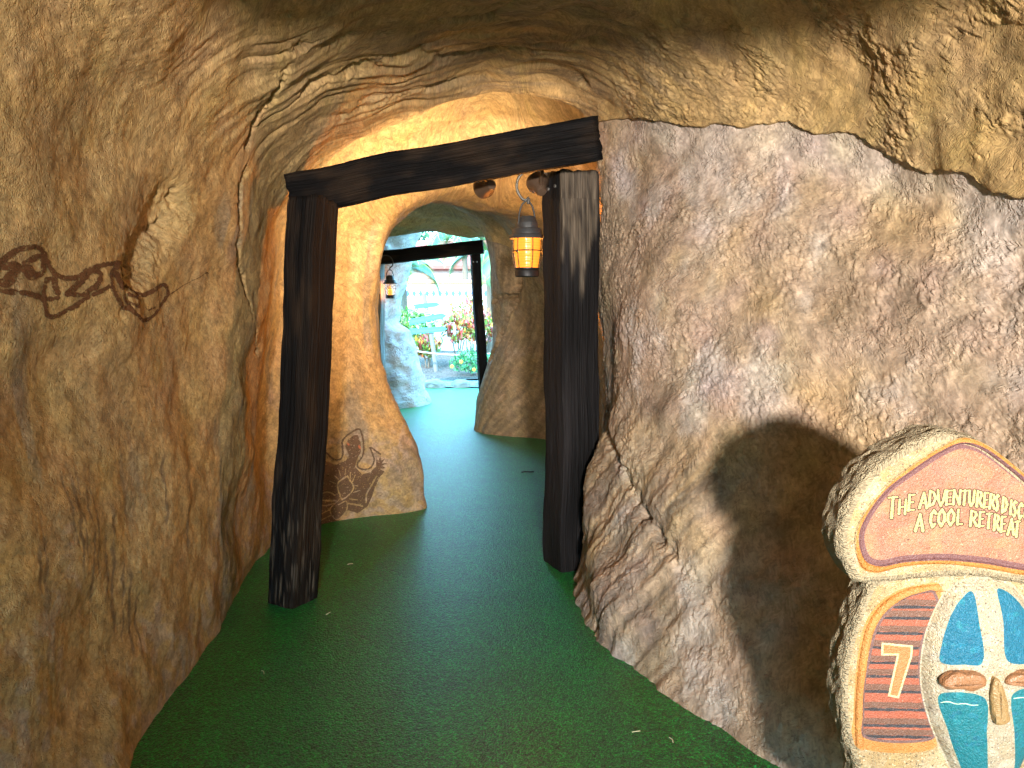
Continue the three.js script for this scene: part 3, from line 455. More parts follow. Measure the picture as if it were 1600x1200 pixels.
// brush strokes of the painted capitals, on a box one high and one wide
const GLYPH = {
  T: [[[0, 0.96], [1, 1]], [[0.52, 1], [0.48, 0]]], H: [[[0.1, 1], [0.1, 0]], [[0.9, 1], [0.9, 0]], [[0.1, 0.45], [0.9, 0.5]]], E: [[[0.1, 1], [0.1, 0]], [[0.1, 0.97], [0.95, 1]], [[0.1, 0.5], [0.8, 0.53]], [[0.1, 0.02], [1, 0.05]]],
  A: [[[0, 0], [0.5, 1], [1, 0]], [[0.2, 0.32], [0.8, 0.32]]], D: [[[0.1, 0], [0.1, 1], [0.6, 0.88], [0.95, 0.5], [0.6, 0.1], [0.1, 0]]], V: [[[0, 1], [0.16, 0.35], [0.5, 0], [0.84, 0.35], [1, 1]]], N: [[[0.08, 0], [0.08, 1], [0.9, 0.02], [0.9, 1]]],
  U: [[[0.05, 1], [0.1, 0.25], [0.5, 0], [0.88, 0.25], [0.95, 1]]], R: [[[0.1, 0], [0.1, 1], [0.7, 0.92], [0.85, 0.72], [0.6, 0.52], [0.1, 0.46]], [[0.4, 0.48], [1, 0]]], S: [[[0.95, 0.92], [0.45, 1], [0.1, 0.78], [0.5, 0.53], [0.9, 0.28], [0.55, 0], [0.05, 0.1]]],
  I: [[[0.5, 1], [0.5, 0]]], C: [[[0.95, 0.82], [0.6, 1], [0.15, 0.75], [0.1, 0.35], [0.5, 0], [0.95, 0.18]]], O: [[[0.5, 1], [0.12, 0.7], [0.12, 0.3], [0.5, 0], [0.88, 0.3], [0.88, 0.7], [0.5, 1]]], L: [[[0.1, 1], [0.1, 0.03], [1, 0.06]]],
};
const spline = (pts, n = 120) => new THREE.CatmullRomCurve3(pts.map(([x, y]) => V(x, y, 0)), true, 'centripetal').getPoints(n).map(p => new THREE.Vector2(p.x, p.y));
{
  const x0 = -0.36, x1 = 0.36, y0 = -0.05, y1 = 1.25, W = 1024, H = Math.round(W * (y1 - y0) / (x1 - x0)), S = W / (x1 - x0);
  const cv = document.createElement('canvas'); cv.width = W; cv.height = H; const c = cv.getContext('2d');
  c.setTransform(S, 0, 0, -S, -x0 * S, y1 * S); c.lineJoin = c.lineCap = 'round';
  const trace = (pts, close = true) => { c.beginPath(); pts.forEach(([x, y], i) => i ? c.lineTo(x, y) : c.moveTo(x, y)); if (close) c.closePath(); };
  const curve = (pts) => { c.beginPath(); spline(pts, 160).forEach((p, i) => i ? c.lineTo(p.x, p.y) : c.moveTo(p.x, p.y)); c.closePath(); };
  const speck = (inside, cols, n, r0, r1, al) => { c.save(); inside(); c.clip(); c.globalAlpha = al; for (let i = 0; i < n; i++) { c.fillStyle = cols[Math.floor(rnd() * cols.length)]; c.beginPath(); c.ellipse(range(x0, x1), range(y0, y1), range(r0, r1), range(r0, r1), 0, 0, 7); c.fill(); } c.restore(); };
  const all = () => { c.beginPath(); c.rect(x0, y0, x1 - x0, y1 - y0); };
  c.fillStyle = '#b39d76'; all(); c.fill();
  speck(all, ['#d8c9a8', '#b29a6a', '#a98f5c', '#d6cab4', '#c2a468', '#9c8a6c'], 2600, 0.004, 0.03, 0.25);
  speck(all, ['#6f6248', '#544a3c', '#e8dfc8', '#8a7a58'], 20000, 0.0006, 0.0022, 0.6);
  // hat panel
  const band = (pts, col) => { c.fillStyle = col; curve(pts); c.fill(); speck(() => curve(pts), ['#e0a050', '#b9742e', '#d9a868'], 900, 0.004, 0.02, 0.25); };
  band(SIGN.capBand, '#c07c36');
  c.strokeStyle = '#6d4a4d'; c.lineWidth = 0.016; curve(SIGN.capPanel); c.stroke(); c.strokeStyle = '#8d3434'; c.lineWidth = 0.004; c.stroke();
  c.fillStyle = '#a8755c'; curve(SIGN.capPanel); c.fill();
  speck(() => curve(SIGN.capPanel), ['#c98f70', '#b0775e', '#c9a06c', '#a8796c', '#c08a72'], 1500, 0.006, 0.035, 0.2);
  speck(() => curve(SIGN.capPanel), ['#6d4c40', '#dcb49a', '#7d5a4a'], 9000, 0.0006, 0.002, 0.6);
  c.strokeStyle = '#7b5555'; c.lineWidth = 0.01; curve(SIGN.capPanel); c.stroke();
  for (const pass of [0, 1]) for (const [ch, x, y, w, h] of SIGN.letters) {
    c.strokeStyle = c.fillStyle = pass ? '#d3d084' : '#472b26'; c.lineJoin = c.lineCap = pass ? 'miter' : 'round'; const big = Math.min(1, Math.abs(h) / 0.035);
    for (const st of GLYPH[ch]) for (let i = 0; i + 1 < st.length; i++) { // each stroke swells towards one end like a flat brush
      const [ax, ay] = st[i], [bx, by] = st[i + 1], X0 = x + ax * w, Y0 = y + ay * h, X1 = x + bx * w, Y1 = y + by * h, dx = X1 - X0, dy = Y1 - Y0, L = Math.hypot(dx, dy) || 1, g = pass ? 0 : 0.0017, steep = Math.abs(dy) / L;
      const wa = (0.0017 + 0.001 * steep) * big + g, wb = (0.0017 + 0.0017 * steep) * big + g, nx = -dy / L, ny = dx / L, ex = dx / L * g, ey = dy / L * g;
      const sw = Y1 < Y0; const A = sw ? wa : wb, B = sw ? wb : wa;
      c.beginPath(); c.moveTo(X0 - ex + nx * A, Y0 - ey + ny * A); c.lineTo(X1 + ex + nx * B, Y1 + ey + ny * B); c.lineTo(X1 + ex - nx * B, Y1 + ey - ny * B); c.lineTo(X0 - ex - nx * A, Y0 - ey - ny * A); c.closePath(); c.fill();
      c.beginPath(); c.arc(X1, Y1, B * 0.98, 0, 7); c.fill(); c.beginPath(); c.arc(X0, Y0, A * 0.98, 0, 7); c.fill();
    }
  }
  // striped niches either side of the mask, the right one mirrored
  for (const m of [1, -1]) {
    const f = (pts) => pts.map(([x, y]) => [m > 0 ? x : 0.032 - x, y]);
    band(f(SIGN.nicheBand), '#c98a4a');
    c.save(); c.fillStyle = '#ae624b'; curve(f(SIGN.niche)); c.fill(); c.clip();
    for (const y of SIGN.stripes) for (const [dy, h, col] of [[0.0195, 0.013, '#7c5a4c'], [0.006, 0.0062, '#3d3c42']]) {
      c.fillStyle = col; c.beginPath(); const X = -0.34; c.moveTo(X, y); for (let i = 0; i <= 60; i++) c.lineTo(X + i * 0.0114, y + dy - 0.006 + 0.0012 * noise(i * 0.5, y * 40, m)); for (let i = 60; i >= 0; i--) c.lineTo(X + i * 0.0114, y + dy - 0.006 - h + 0.0012 * noise(i * 0.5, y * 40 + 9, m)); c.closePath(); c.fill();
    }
    c.restore(); speck(() => curve(f(SIGN.niche)), ['#5a4640', '#d89a80', '#8c5c4a', '#cfae90'], 5000, 0.0004, 0.002, 0.4);
    c.strokeStyle = '#7d5f5c'; c.lineWidth = 0.006; curve(f(SIGN.niche)); c.stroke();
  }
  // numeral
  c.fillStyle = '#bf8552'; trace(SIGN.seven); c.fill(); c.strokeStyle = '#ded9a0'; c.lineWidth = 0.0042; c.stroke();
  // mask: bare speckled cross with blue quarters
  c.fillStyle = '#b5a991'; curve(SIGN.mask); c.fill(); speck(() => curve(SIGN.mask), ['#d9cfbd', '#b9a684', '#c7b590', '#a9a09c'], 1500, 0.004, 0.02, 0.3); speck(() => curve(SIGN.mask), ['#5e5648', '#8c8474', '#e9e2d2'], 20000, 0.0006, 0.002, 0.65);
  SIGN.blue.forEach((q, i) => { c.fillStyle = i < 2 ? '#0f7090' : '#137a88'; curve(q); c.fill(); speck(() => curve(q), ['#2a93b4', '#176f94', '#2f9fa8', '#145f80'], 2600, 0.001, 0.008, 0.35); speck(() => curve(q), ['#10506a', '#66b4bf'], 6000, 0.0004, 0.0012, 0.5); });
  c.strokeStyle = '#d9ead0'; c.lineWidth = 0.0022; for (const w of SIGN.wave) { c.beginPath(); w.forEach(([x, y], i) => i ? c.quadraticCurveTo(w[i - 1][0], w[i - 1][1], (x + w[i - 1][0]) / 2, (y + w[i - 1][1]) / 2) : c.moveTo(x, y)); c.stroke(); }
  const tex = new THREE.CanvasTexture(cv); tex.colorSpace = THREE.SRGBColorSpace; tex.repeat.set(1 / (x1 - x0), 1 / (y1 - y0)); tex.offset.set(-x0 / (x1 - x0), -y0 / (y1 - y0));
  const A = tileNoise(30, 71), B = tileNoise(140, 72), C = tileNoise(400, 73);
  const grit = dataTex(1024, (u, v) => 0.4 + 0.12 * (A(u, v) - 0.5) + 0.3 * (B(u, v) - 0.5) + 0.5 * (C(u, v) - 0.5), false, 1 / 0.6, 1 / 0.6);
  M.paint = std({ color: lin(0.72, 0.72, 0.72), map: tex, bumpMap: grit, bumpScale: 0.004, roughness: 0.6 });
  M.cast = std({ color: lin(0.3, 0.245, 0.155), bumpMap: grit, bumpScale: 0.012, roughness: 0.85 });
  M.clayEye = std({ color: lin(0.27, 0.13, 0.06), bumpMap: grit, bumpScale: 0.003, roughness: 0.45 });
  M.clayNose = std({ color: lin(0.28, 0.18, 0.075), bumpMap: grit, bumpScale: 0.003, roughness: 0.5 });
  const s = thing('hole_sign', 'painted cast sign with a blue mask and the numeral seven against the right cave wall', 'sign', [0.972, 0, -1.45], -0.03);
  const slab = (name, pts, z, d, bev, mats, n = 140, bs = 4) => {
    const g = new THREE.ExtrudeGeometry(new THREE.Shape(Array.isArray(pts[0]) ? spline(pts, n) : pts), { depth: d - 2 * bev, bevelThickness: bev, bevelSize: bev, bevelOffset: -bev, bevelSegments: bs, curveSegments: 4, steps: 5 });
    g.translate(0, 0, z + bev); const p = g.attributes.position;
    for (let i = 0; i < p.count; i++) { const x = p.getX(i), y = p.getY(i), q = p.getZ(i), k = q < z + d - 0.4 * bev ? 1 : 0.1; p.setXYZ(i, x + k * 0.004 * noise(x * 22, y * 22, q * 40), y + k * 0.004 * noise(x * 22 + 9, y * 22, q * 40), q); }
    g.computeVertexNormals(); return obj(name, g, mats, s);
  };
  slab('body', SIGN.bodyOut, -0.085, 0.08, 0.014, [M.paint, M.cast]);
  for (const x of [-0.12, 0.15]) obj('stake', new THREE.CylinderGeometry(0.025, 0.028, 0.4, 12).translate(x, 0.16, -0.045), M.ironDark, s);
  slab('hat', SIGN.capOut, -0.09, 0.1, 0.018, [M.paint, M.cast]);
  // raised mouldings round the panels
  const ringBar = (name, pts, r, z) => { const cvz = new THREE.CatmullRomCurve3(pts.map(([x, y]) => V(x, y, z)), true, 'centripetal'), g = new THREE.TubeGeometry(cvz, 200, r, 8, true), p = g.attributes.position, uv = g.attributes.uv; for (let i = 0; i < p.count; i++) { p.setZ(i, z + (p.getZ(i) - z) * 0.75); uv.setXY(i, p.getX(i), p.getY(i)); } return obj(name, g, M.paint, s); };
  const between = (a, b, k) => a.map(([x, y], i) => [mix(x, b[i][0], k), mix(y, b[i][1], k)]);
  ringBar('hat_moulding', between(SIGN.capBand, SIGN.capPanel, 0.35), 0.0075, 0.0085);
  const nl = SIGN.nicheBand.slice(0, 9).map(([x, y]) => [x + 0.012, y - 0.008]);
  for (const m of [1, -1]) { const path = nl.map(([x, y]) => V(m > 0 ? x : 0.032 - x, y, -0.006)), g = new THREE.TubeGeometry(new THREE.CatmullRomCurve3(path), 80, 0.009, 8), p = g.attributes.position, uv = g.attributes.uv; for (let i = 0; i < p.count; i++) uv.setXY(i, p.getX(i), p.getY(i)); obj('niche_moulding', g, M.paint, s); }
  { // the mask swells out of the body
    const out = spline(SIGN.mask, 96), n = 14, pos = [], uv = [], idx = [], cx = 0.012, cy = 0.66;
    for (let i = 0; i <= n; i++) for (let j = 0; j <= 96; j++) { const q = out[j], k = i / n, x = mix(q.x, cx, k), y = mix(q.y, cy, k); pos.push(x, y, -0.012 + 0.05 * Math.sqrt(1 - Math.pow(1 - k, 2.4)) + 0.001 * noise(x * 60, y * 60, 2)); uv.push(x, y); if (i && j) { const o = i * 97 + j; idx.push(o - 98, o - 97, o - 1, o - 97, o, o - 1); } }
    const g = new THREE.BufferGeometry(); g.setAttribute('position', new THREE.Float32BufferAttribute(pos, 3)); g.setAttribute('uv', new THREE.Float32BufferAttribute(uv, 2)); g.setIndex(idx); g.computeVertexNormals(); obj('mask', g, M.paint, s);
  }
  slab('eye', SIGN.eye1, 0.015, 0.036, 0.012, M.clayEye, 60, 5); slab('eye', SIGN.eye2, 0.015, 0.036, 0.012, M.clayEye, 60, 5); slab('nose', SIGN.nose, 0.02, 0.034, 0.01, M.clayNose, 60, 5);
}

// ------------------------------------------------------------------ rock paintings: brown paint on the two left wall faces
const SNAKE = [[0.0113, [[-1.953, 1.525], [-1.975, 1.556], [-1.996, 1.574], [-2.025, 1.596], [-2.062, 1.608], [-2.095, 1.61], [-2.124, 1.598], [-2.146, 1.569], [-2.172, 1.539], [-2.213, 1.527], [-2.262, 1.532], [-2.313, 1.557], [-2.368, 1.572], [-2.442, 1.581], [-2.502, 1.583], [-2.524, 1.547], [-2.542, 1.514], [-2.592, 1.486], [-2.648, 1.482], [-2.701, 1.497], [-2.784, 1.521], [-2.826, 1.499], [-2.831, 1.481]]], [0.0113, [[-1.948, 1.496], [-1.981, 1.486], [-2.017, 1.484]]], [0.0113, [[-2.033, 1.484], [-2.081, 1.476], [-2.121, 1.467], [-2.144, 1.419], [-2.165, 1.414], [-2.234, 1.437], [-2.308, 1.475], [-2.405, 1.507]]], [0.0105, [[-2.475, 1.573], [-2.419, 1.548], [-2.423, 1.493], [-2.464, 1.448], [-2.539, 1.419], [-2.618, 1.391], [-2.7, 1.4], [-2.768, 1.435], [-2.831, 1.481]]], [0.003, [[-2.831, 1.481], [-2.903, 1.505], [-3.002, 1.544], [-3.078, 1.576], [-3.099, 1.573]]], [0.0174, [[-1.991, 1.551], [-2.028, 1.555], [-2.01, 1.531], [-1.983, 1.503]]], [0.0113, [[-2.055, 1.564], [-2.118, 1.586], [-2.128, 1.548], [-2.077, 1.527], [-2.062, 1.552]]], [0.02, [[-2.06, 1.552], [-2.075, 1.535]]], [0.0096, [[-2.156, 1.526], [-2.137, 1.518], [-2.131, 1.467], [-2.181, 1.47]]], [0.0096, [[-2.172, 1.535], [-2.17, 1.507], [-2.181, 1.479]]], [0.0139, [[-2.307, 1.548], [-2.251, 1.504], [-2.216, 1.481]]], [0.0096, [[-2.216, 1.481], [-2.28, 1.479], [-2.306, 1.488]]], [0.0113, [[-2.327, 1.553], [-2.363, 1.546], [-2.345, 1.514], [-2.293, 1.488]]], [0.0174, [[-2.454, 1.544], [-2.477, 1.503]]], [0.0078, [[-2.524, 1.481], [-2.589, 1.462], [-2.572, 1.44], [-2.508, 1.457]]], [0.0122, [[-2.491, 1.476], [-2.519, 1.429]]], [0.0052, [[-2.677, 1.427], [-2.727, 1.437]]]];
const LIZARD = { body: [[-1.28, 0.444], [-1.224, 0.426], [-1.167, 0.386], [-1.105, 0.406], [-1.084, 0.44], [-1.103, 0.501], [-1.085, 0.549], [-1.053, 0.573], [-1.029, 0.573], [-1.013, 0.517], [-1.015, 0.452], [-1.043, 0.397], [-1.051, 0.354], [-1.008, 0.303], [-0.955, 0.312], [-0.921, 0.346], [-0.917, 0.404], [-0.907, 0.381], [-0.893, 0.412], [-0.89, 0.383], [-0.863, 0.395], [-0.884, 0.364], [-0.847, 0.364], [-0.881, 0.349], [-0.861, 0.332], [-0.895, 0.324], [-0.865, 0.309], [-0.896, 0.276], [-0.931, 0.205], [-0.949, 0.146], [-0.982, 0.073], [-1.044, 0.033], [-1.109, 0.064], [-1.165, -0.007], [-1.292, -0.012], [-1.312, 0.197]], line: [[0.01, [[-1.249, 0.542], [-1.213, 0.484], [-1.17, 0.424], [-1.134, 0.422], [-1.12, 0.453], [-1.118, 0.54], [-1.102, 0.567], [-1.058, 0.599], [-1.021, 0.611], [-1.004, 0.566], [-0.995, 0.486], [-1.003, 0.429], [-1.037, 0.374], [-1.032, 0.351], [-0.994, 0.332], [-0.954, 0.342], [-0.933, 0.384], [-0.945, 0.443], [-0.957, 0.477], [-0.893, 0.427]]]], cut: [[0.0093, [[-1.097, 0.3], [-1.063, 0.212], [-1.134, 0.145], [-1.156, 0.256], [-1.097, 0.3]]], [0.0072, [[-1.158, 0.11], [-1.112, 0.127], [-1.112, 0.065], [-1.17, 0.009], [-1.207, 0.086], [-1.156, 0.14]]], [0.0057, [[-1.148, 0.345], [-1.141, 0.307]]], [0.0057, [[-1.108, 0.347], [-1.113, 0.31]]], [0.0065, [[-1.174, 0.312], [-1.154, 0.286]]], [0.0065, [[-1.201, 0.278], [-1.172, 0.258]]], [0.0057, [[-1.05, 0.301], [-1.068, 0.258]]], [0.0057, [[-1.081, 0.32], [-1.079, 0.283]]], [0.01, [[-1.27, 0.205], [-1.215, 0.204], [-1.177, 0.174]]], [0.01, [[-1.273, 0.163], [-1.219, 0.146], [-1.172, 0.139]]], [0.0086, [[-1.275, 0.128], [-1.227, 0.116], [-1.189, 0.122]]], [0.0086, [[-1.281, 0.058], [-1.214, 0.083]]], [0.0086, [[-1.283, 0.018], [-1.206, 0.046]]], [0.01, [[-0.991, 0.097], [-0.986, 0.158], [-0.951, 0.222], [-0.919, 0.279]]], [0.0072, [[-1.065, 0.182], [-1.025, 0.193]]], [0.0072, [[-1.092, 0.14], [-1.047, 0.126]]], [0.0072, [[-1.062, 0.235], [-1.037, 0.224]]], [0.0115, [[-1.1, 0.11], [-1.016, 0.077]]]] };
function painting(name, shellMesh, axis, x0, x1, y0, y1, zLo, zHi, draw) {
  const P = shellMesh.mesh.geometry.attributes.position, N = shellMesh.mesh.geometry.attributes.normal, c = shellMesh.cols, pos = [], uv = [], idx = [], map = new Map();
  const ok = (o) => { const z = P.getZ(o), y = P.getY(o), u = axis ? P.getX(o) : z; return u > x0 && u < x1 && y > y0 && y < y1 && z > zLo && z < zHi && (axis || P.getX(o) < -0.9) && (!axis || P.getX(o) < -0.5); };
  const put = (o) => { if (!map.has(o)) { map.set(o, pos.length / 3); const e = 0.0022; pos.push(P.getX(o) + N.getX(o) * e, P.getY(o) + N.getY(o) * e, P.getZ(o) + N.getZ(o) * e); const u = axis ? P.getX(o) : P.getZ(o); uv.push((axis ? u - x0 : x1 - u) / (x1 - x0), (P.getY(o) - y0) / (y1 - y0)); } return map.get(o); };
  for (let i = 0; i + 1 < shellMesh.R; i++) for (let j = 0; j + 1 < c; j++) { const o = i * c + j; if (ok(o) && ok(o + 1) && ok(o + c) && ok(o + c + 1)) { const [a, b, d, e] = [put(o), put(o + c), put(o + 1), put(o + c + 1)]; idx.push(a, b, d, d, b, e); } }
  const g = new THREE.BufferGeometry(); g.setAttribute('position', new THREE.Float32BufferAttribute(pos, 3)); g.setAttribute('uv', new THREE.Float32BufferAttribute(uv, 2)); g.setIndex(idx); g.computeVertexNormals();
  const W = 1400, H = Math.round(W * (y1 - y0) / (x1 - x0)), cv = document.createElement('canvas'); cv.width = W; cv.height = H; const k = cv.getContext('2d'), S = W / (x1 - x0);
  if (axis) k.setTransform(S, 0, 0, -S, -x0 * S, y1 * S); else k.setTransform(-S, 0, 0, -S, x1 * S, y1 * S);
  k.lineJoin = k.lineCap = 'round'; draw(k);
  // dry-brush wear: paint missed the hollows of the rough wall
  k.globalCompositeOperation = 'destination-out'; for (let i = 0; i < 9000; i++) { const r = Math.pow(rnd(), 3) * 0.004 + 0.0008; k.globalAlpha = range(0.2, 0.9); k.beginPath(); k.ellipse(range(x0, x1), range(y0, y1), r, r * range(0.4, 1.2), range(0, 3), 0, 7); k.fill(); }
  const t = new THREE.CanvasTexture(cv); t.colorSpace = THREE.SRGBColorSpace;
  const m = new THREE.MeshStandardMaterial({ map: t, transparent: true, roughness: 0.85, bumpMap: M.rockLeft.bumpMap, bumpScale: 0.004, polygonOffset: true, polygonOffsetFactor: -1 });
  const o = obj(name, g, m, shellMesh.mesh); o.userData.label = name === 'snake_painting' ? 'brown snake painted on the rock' : 'brown lizard painted on the rock'; return o;
}
const ragged = (k, pts, w, sx = 1) => { // a brushed line with uneven width
  const cv = new THREE.CatmullRomCurve3(pts.map(([x, y]) => V(x, y, 0)), false, 'centripetal'), n = Math.ceil(cv.getLength() / 0.003);
  for (let i = 0; i <= n; i++) { const p = cv.getPoint(i / n), r = w * 0.5 * (0.85 + 0.35 * noise(p.x * 60, p.y * 60, w * 99) + 0.3 * rnd()); k.beginPath(); k.ellipse(p.x + range(-0.1, 0.1) * w, p.y + range(-0.1, 0.1) * w, r * sx, r, 0, 0, 7); k.fill(); }
};
painting('snake_painting', leftShell, 0, -3.14, -1.9, 1.33, 1.68, -3.16, -1.88, (k) => { k.fillStyle = '#5d3a1c'; for (const [w, pts] of SNAKE) ragged(k, pts, w * 1.15, 1.55); });
painting('lizard_painting', leftShell, 1, -1.34, -0.78, -0.03, 0.68, -5.2, -4.5, (k) => {
  k.fillStyle = '#614731'; k.beginPath(); LIZARD.body.forEach(([x, y], i) => i ? k.lineTo(x, y) : k.moveTo(x, y)); k.closePath(); k.fill();
  k.globalCompositeOperation = 'destination-out'; for (const [w, pts] of LIZARD.cut) ragged(k, pts, w); k.globalCompositeOperation = 'source-over';
  k.fillStyle = '#5c4633'; for (const [w, pts] of LIZARD.line) ragged(k, pts, w);
  k.fillStyle = '#b0613f'; for (const [x, y] of [[-1.086, 0.521], [-1.02, 0.489]]) { k.beginPath(); k.ellipse(x, y, 0.006, 0.014, 0.4, 0, 7); k.fill(); }
});

// ------------------------------------------------------------------ rock beside the far exit
function boulder(name, label, category, pos, profile, segs, rowsN, amp, material, s, group) {
  // profile(v, a) -> [x, y, z] about the thing's base; closed over the top
  const P = [], uv = [], idx = [], col = [];
  for (let i = 0; i <= rowsN; i++) for (let j = 0; j <= segs; j++) {
    const v = i / rowsN, a = 2 * Math.PI * j / segs, q = profile(v, a), aa = j === segs ? 0 : a, k = profile(v, aa), r = amp * (fbm(k[0] * 2 / (amp * 12) + s, k[1] * 2 / (amp * 12), k[2] * 2 / (amp * 12), 3) + 0.25 * noise(k[0] * 30 + s, k[1] * 22, k[2] * 30));
    P.push(q[0] + Math.cos(a) * r, q[1] + r * 0.4 * v, q[2] + Math.sin(a) * r); uv.push(j / segs * 3, v * 2.4); const g = 1 + 0.1 * noise(k[0] * 5, k[1] * 5, k[2] * 5 + s) + 0.15 * noise(k[0] * 40, k[1] * 30, k[2] * 40 + s); col.push(0.36 * g, 0.34 * g, 0.32 * g);
    if (i && j) { const o = i * (segs + 1) + j; idx.push(o - segs - 2, o - 1, o - segs - 1, o - segs - 1, o - 1, o); }
  }
  const g = new THREE.BufferGeometry(); g.setAttribute('position', new THREE.Float32BufferAttribute(P, 3)); g.setAttribute('uv', new THREE.Float32BufferAttribute(uv, 2)); g.setAttribute('color', new THREE.Float32BufferAttribute(col, 3)); g.setIndex(idx); g.computeVertexNormals();
  const o = obj(name, g, material); o.position.set(...pos); return tag(o, label, category, group);
}
M.rockGrey = std({ vertexColors: true, bumpMap: M.rockRight.bumpMap, bumpScale: 0.02, roughness: 0.85 });
{
  const edge = [[0, 0.82], [0.12, 0.74], [0.25, 0.66], [0.42, 0.55], [0.47, 0.36], [0.55, 0.4], [0.7, 0.5], [0.85, 0.6], [1, 0.72]];
  const right = (v) => { for (let i = 0; i + 1 < edge.length; i++) if (v <= edge[i + 1][0]) return mix(edge[i][1], edge[i + 1][1], smooth(edge[i][0], edge[i + 1][0], v)); return 0.7; };
  boulder('rock_pillar', 'tall pale grey rock behind the far lantern at the exit', 'rock', [-1.98, 0, -10.45], (v, a) => { const c = Math.cos(a), s = Math.sin(a), cut = v > 0.985 ? (1 - v) / 0.015 : 1; return [(c > 0 ? right(v) : 0.55) * c * cut, -0.05 + 2.55 * v, (s > 0 ? 0.66 - 0.12 * Math.min(1, v * 3) : 0.5) * s * cut]; }, 90, 110, 0.045, M.rockGrey, 5);
}
// ------------------------------------------------------------------ garden beyond the exit
M.kerb = std({ vertexColors: true, color: lin(0.9, 0.82, 0.72), bumpMap: M.rockRight.bumpMap, bumpScale: 0.02 });
for (let i = 0; i < 9; i++) {
  const w = range(0.17, 0.26), h = range(0.1, 0.15), d = range(0.11, 0.15), x = -2.6 + i * 0.43;
  boulder('kerb_stone', ['rough pale kerb stone hidden furthest left along the turf edge', 'rough pale kerb stone behind the grey exit rock', 'rough pale kerb stone half behind the grey exit rock', 'low rough pale kerb stone next to the grey exit rock', 'rounded pale kerb stone on the turf edge below the signpost', 'pale kerb stone on the turf edge left of the yellow flowered bush', 'pale kerb stone on the turf edge below the yellow flowered bush', 'rough pale kerb stone behind the far right timber post', 'rough pale kerb stone furthest right along the turf edge'][i], 'stone',
    [x, 0, -12.22 - 0.05 * i + range(-0.02, 0.02)], (v, a) => { const t = v * Math.PI * 0.5, k = Math.cos(t) ** 0.6; return [w * k * Math.cos(a), -0.03 + (h + 0.03) * Math.sin(t), d * k * Math.sin(a)]; }, 28, 12, 0.03, M.kerb, 20 + i * 3.1, 'stones edging the turf');
}
{
  const A = tileNoise(50, 91), B = tileNoise(200, 92);
  M.path = std({ map: dataTex(256, (u, v) => { const k = 0.42 + 0.2 * (A(u, v) - 0.5) + 0.2 * (B(u, v) - 0.5); return [k * 0.95, k, k * 1.02]; }, true, 1, 1) });
  M.mulch = std({ map: dataTex(512, (u, v) => { const k = 0.2 + 0.5 * B(u, v) * A(v, u); return [k * 1.05, k * 0.95, k * 0.85]; }, true, 1, 1), bumpMap: dataTex(256, (u, v) => B(u, v), false, 1, 1), bumpScale: 0.05 });
  const sheet = (name, x0, x1, z0, z1, yf, m, nx = 30, nz = 20) => { const g = new THREE.PlaneGeometry(x1 - x0, z0 - z1, nx, nz); g.rotateX(-Math.PI / 2); g.translate((x0 + x1) / 2, 0, (z0 + z1) / 2); const p = g.attributes.position, uv = g.attributes.uv; for (let i = 0; i < p.count; i++) { p.setY(i, yf(p.getX(i), p.getZ(i))); uv.setXY(i, p.getX(i), p.getZ(i)); } g.computeVertexNormals(); struct(obj(name, g, m)); };
  sheet('path', -8, 7, -12.3, -13.35, (x, z) => 0.02, M.path, 1, 1);
  sheet('mulch_bed', -8, 7, -13.3, -22, (x, z) => 0.03 + 0.06 * smooth(-13.3, -15, z) + 0.03 * noise(x * 2, z * 2, 3), M.mulch, 60, 40);
}
function leaves(n, place, size, aspect, palette, droop = 0.3) {
  const pos = new Float32Array(n * 12 * 3), col = new Float32Array(n * 12 * 3), q = new THREE.Quaternion(), e = new THREE.Euler(), v = V(); let w = 0;
  const shape = [[0, 0], [0.5, 0.4], [0, 1], [-0.5, 0.4]];
  for (let i = 0; i < n; i++) {
    const [x, y, z] = place(), s = size * range(0.6, 1.3), c = palette[Math.floor(rnd() * palette.length)], g = range(0.75, 1.25), c2 = rnd() < 0.3 ? palette[Math.floor(rnd() * palette.length)] : c;
    e.set(range(-1.5, 1.5) + droop, range(0, 6.3), range(-0.9, 0.9)); q.setFromEuler(e);
    const P = shape.map(([a, b]) => { v.set(a * s * aspect, b * s, a ? 0.08 * s : 0).applyQuaternion(q); return [x + v.x, y + v.y, z + v.z]; });
    for (const t of [[0, 1, 2], [0, 2, 3]]) for (const k of t) { pos.set(P[k], w * 3); const cc = k === 2 ? c2 : c; col.set([cc[0] * g, cc[1] * g, cc[2] * g], w * 3); w++; }
  }
  const G = new THREE.BufferGeometry(); G.setAttribute('position', new THREE.BufferAttribute(pos.slice(0, w * 3), 3)); G.setAttribute('color', new THREE.BufferAttribute(col.slice(0, w * 3), 3)); G.computeVertexNormals(); return G;
}
M.leaf = new THREE.MeshPhysicalMaterial({ vertexColors: true, roughness: 0.55, side: THREE.DoubleSide, transmission: 0.25, thickness: 0 });
M.bark = std({ color: lin(0.14, 0.1, 0.07) });
const CROTON = [[0.375, 0.045, 0.038], [0.413, 0.12, 0.022], [0.45, 0.338, 0.045], [0.09, 0.225, 0.03], [0.413, 0.15, 0.15], [0.15, 0.3, 0.045]], LIME = [[0.072, 0.216, 0.024], [0.12, 0.27, 0.036], [0.048, 0.156, 0.018]], EMERALD = [[0.028, 0.21, 0.07], [0.049, 0.266, 0.098], [0.021, 0.154, 0.042]];
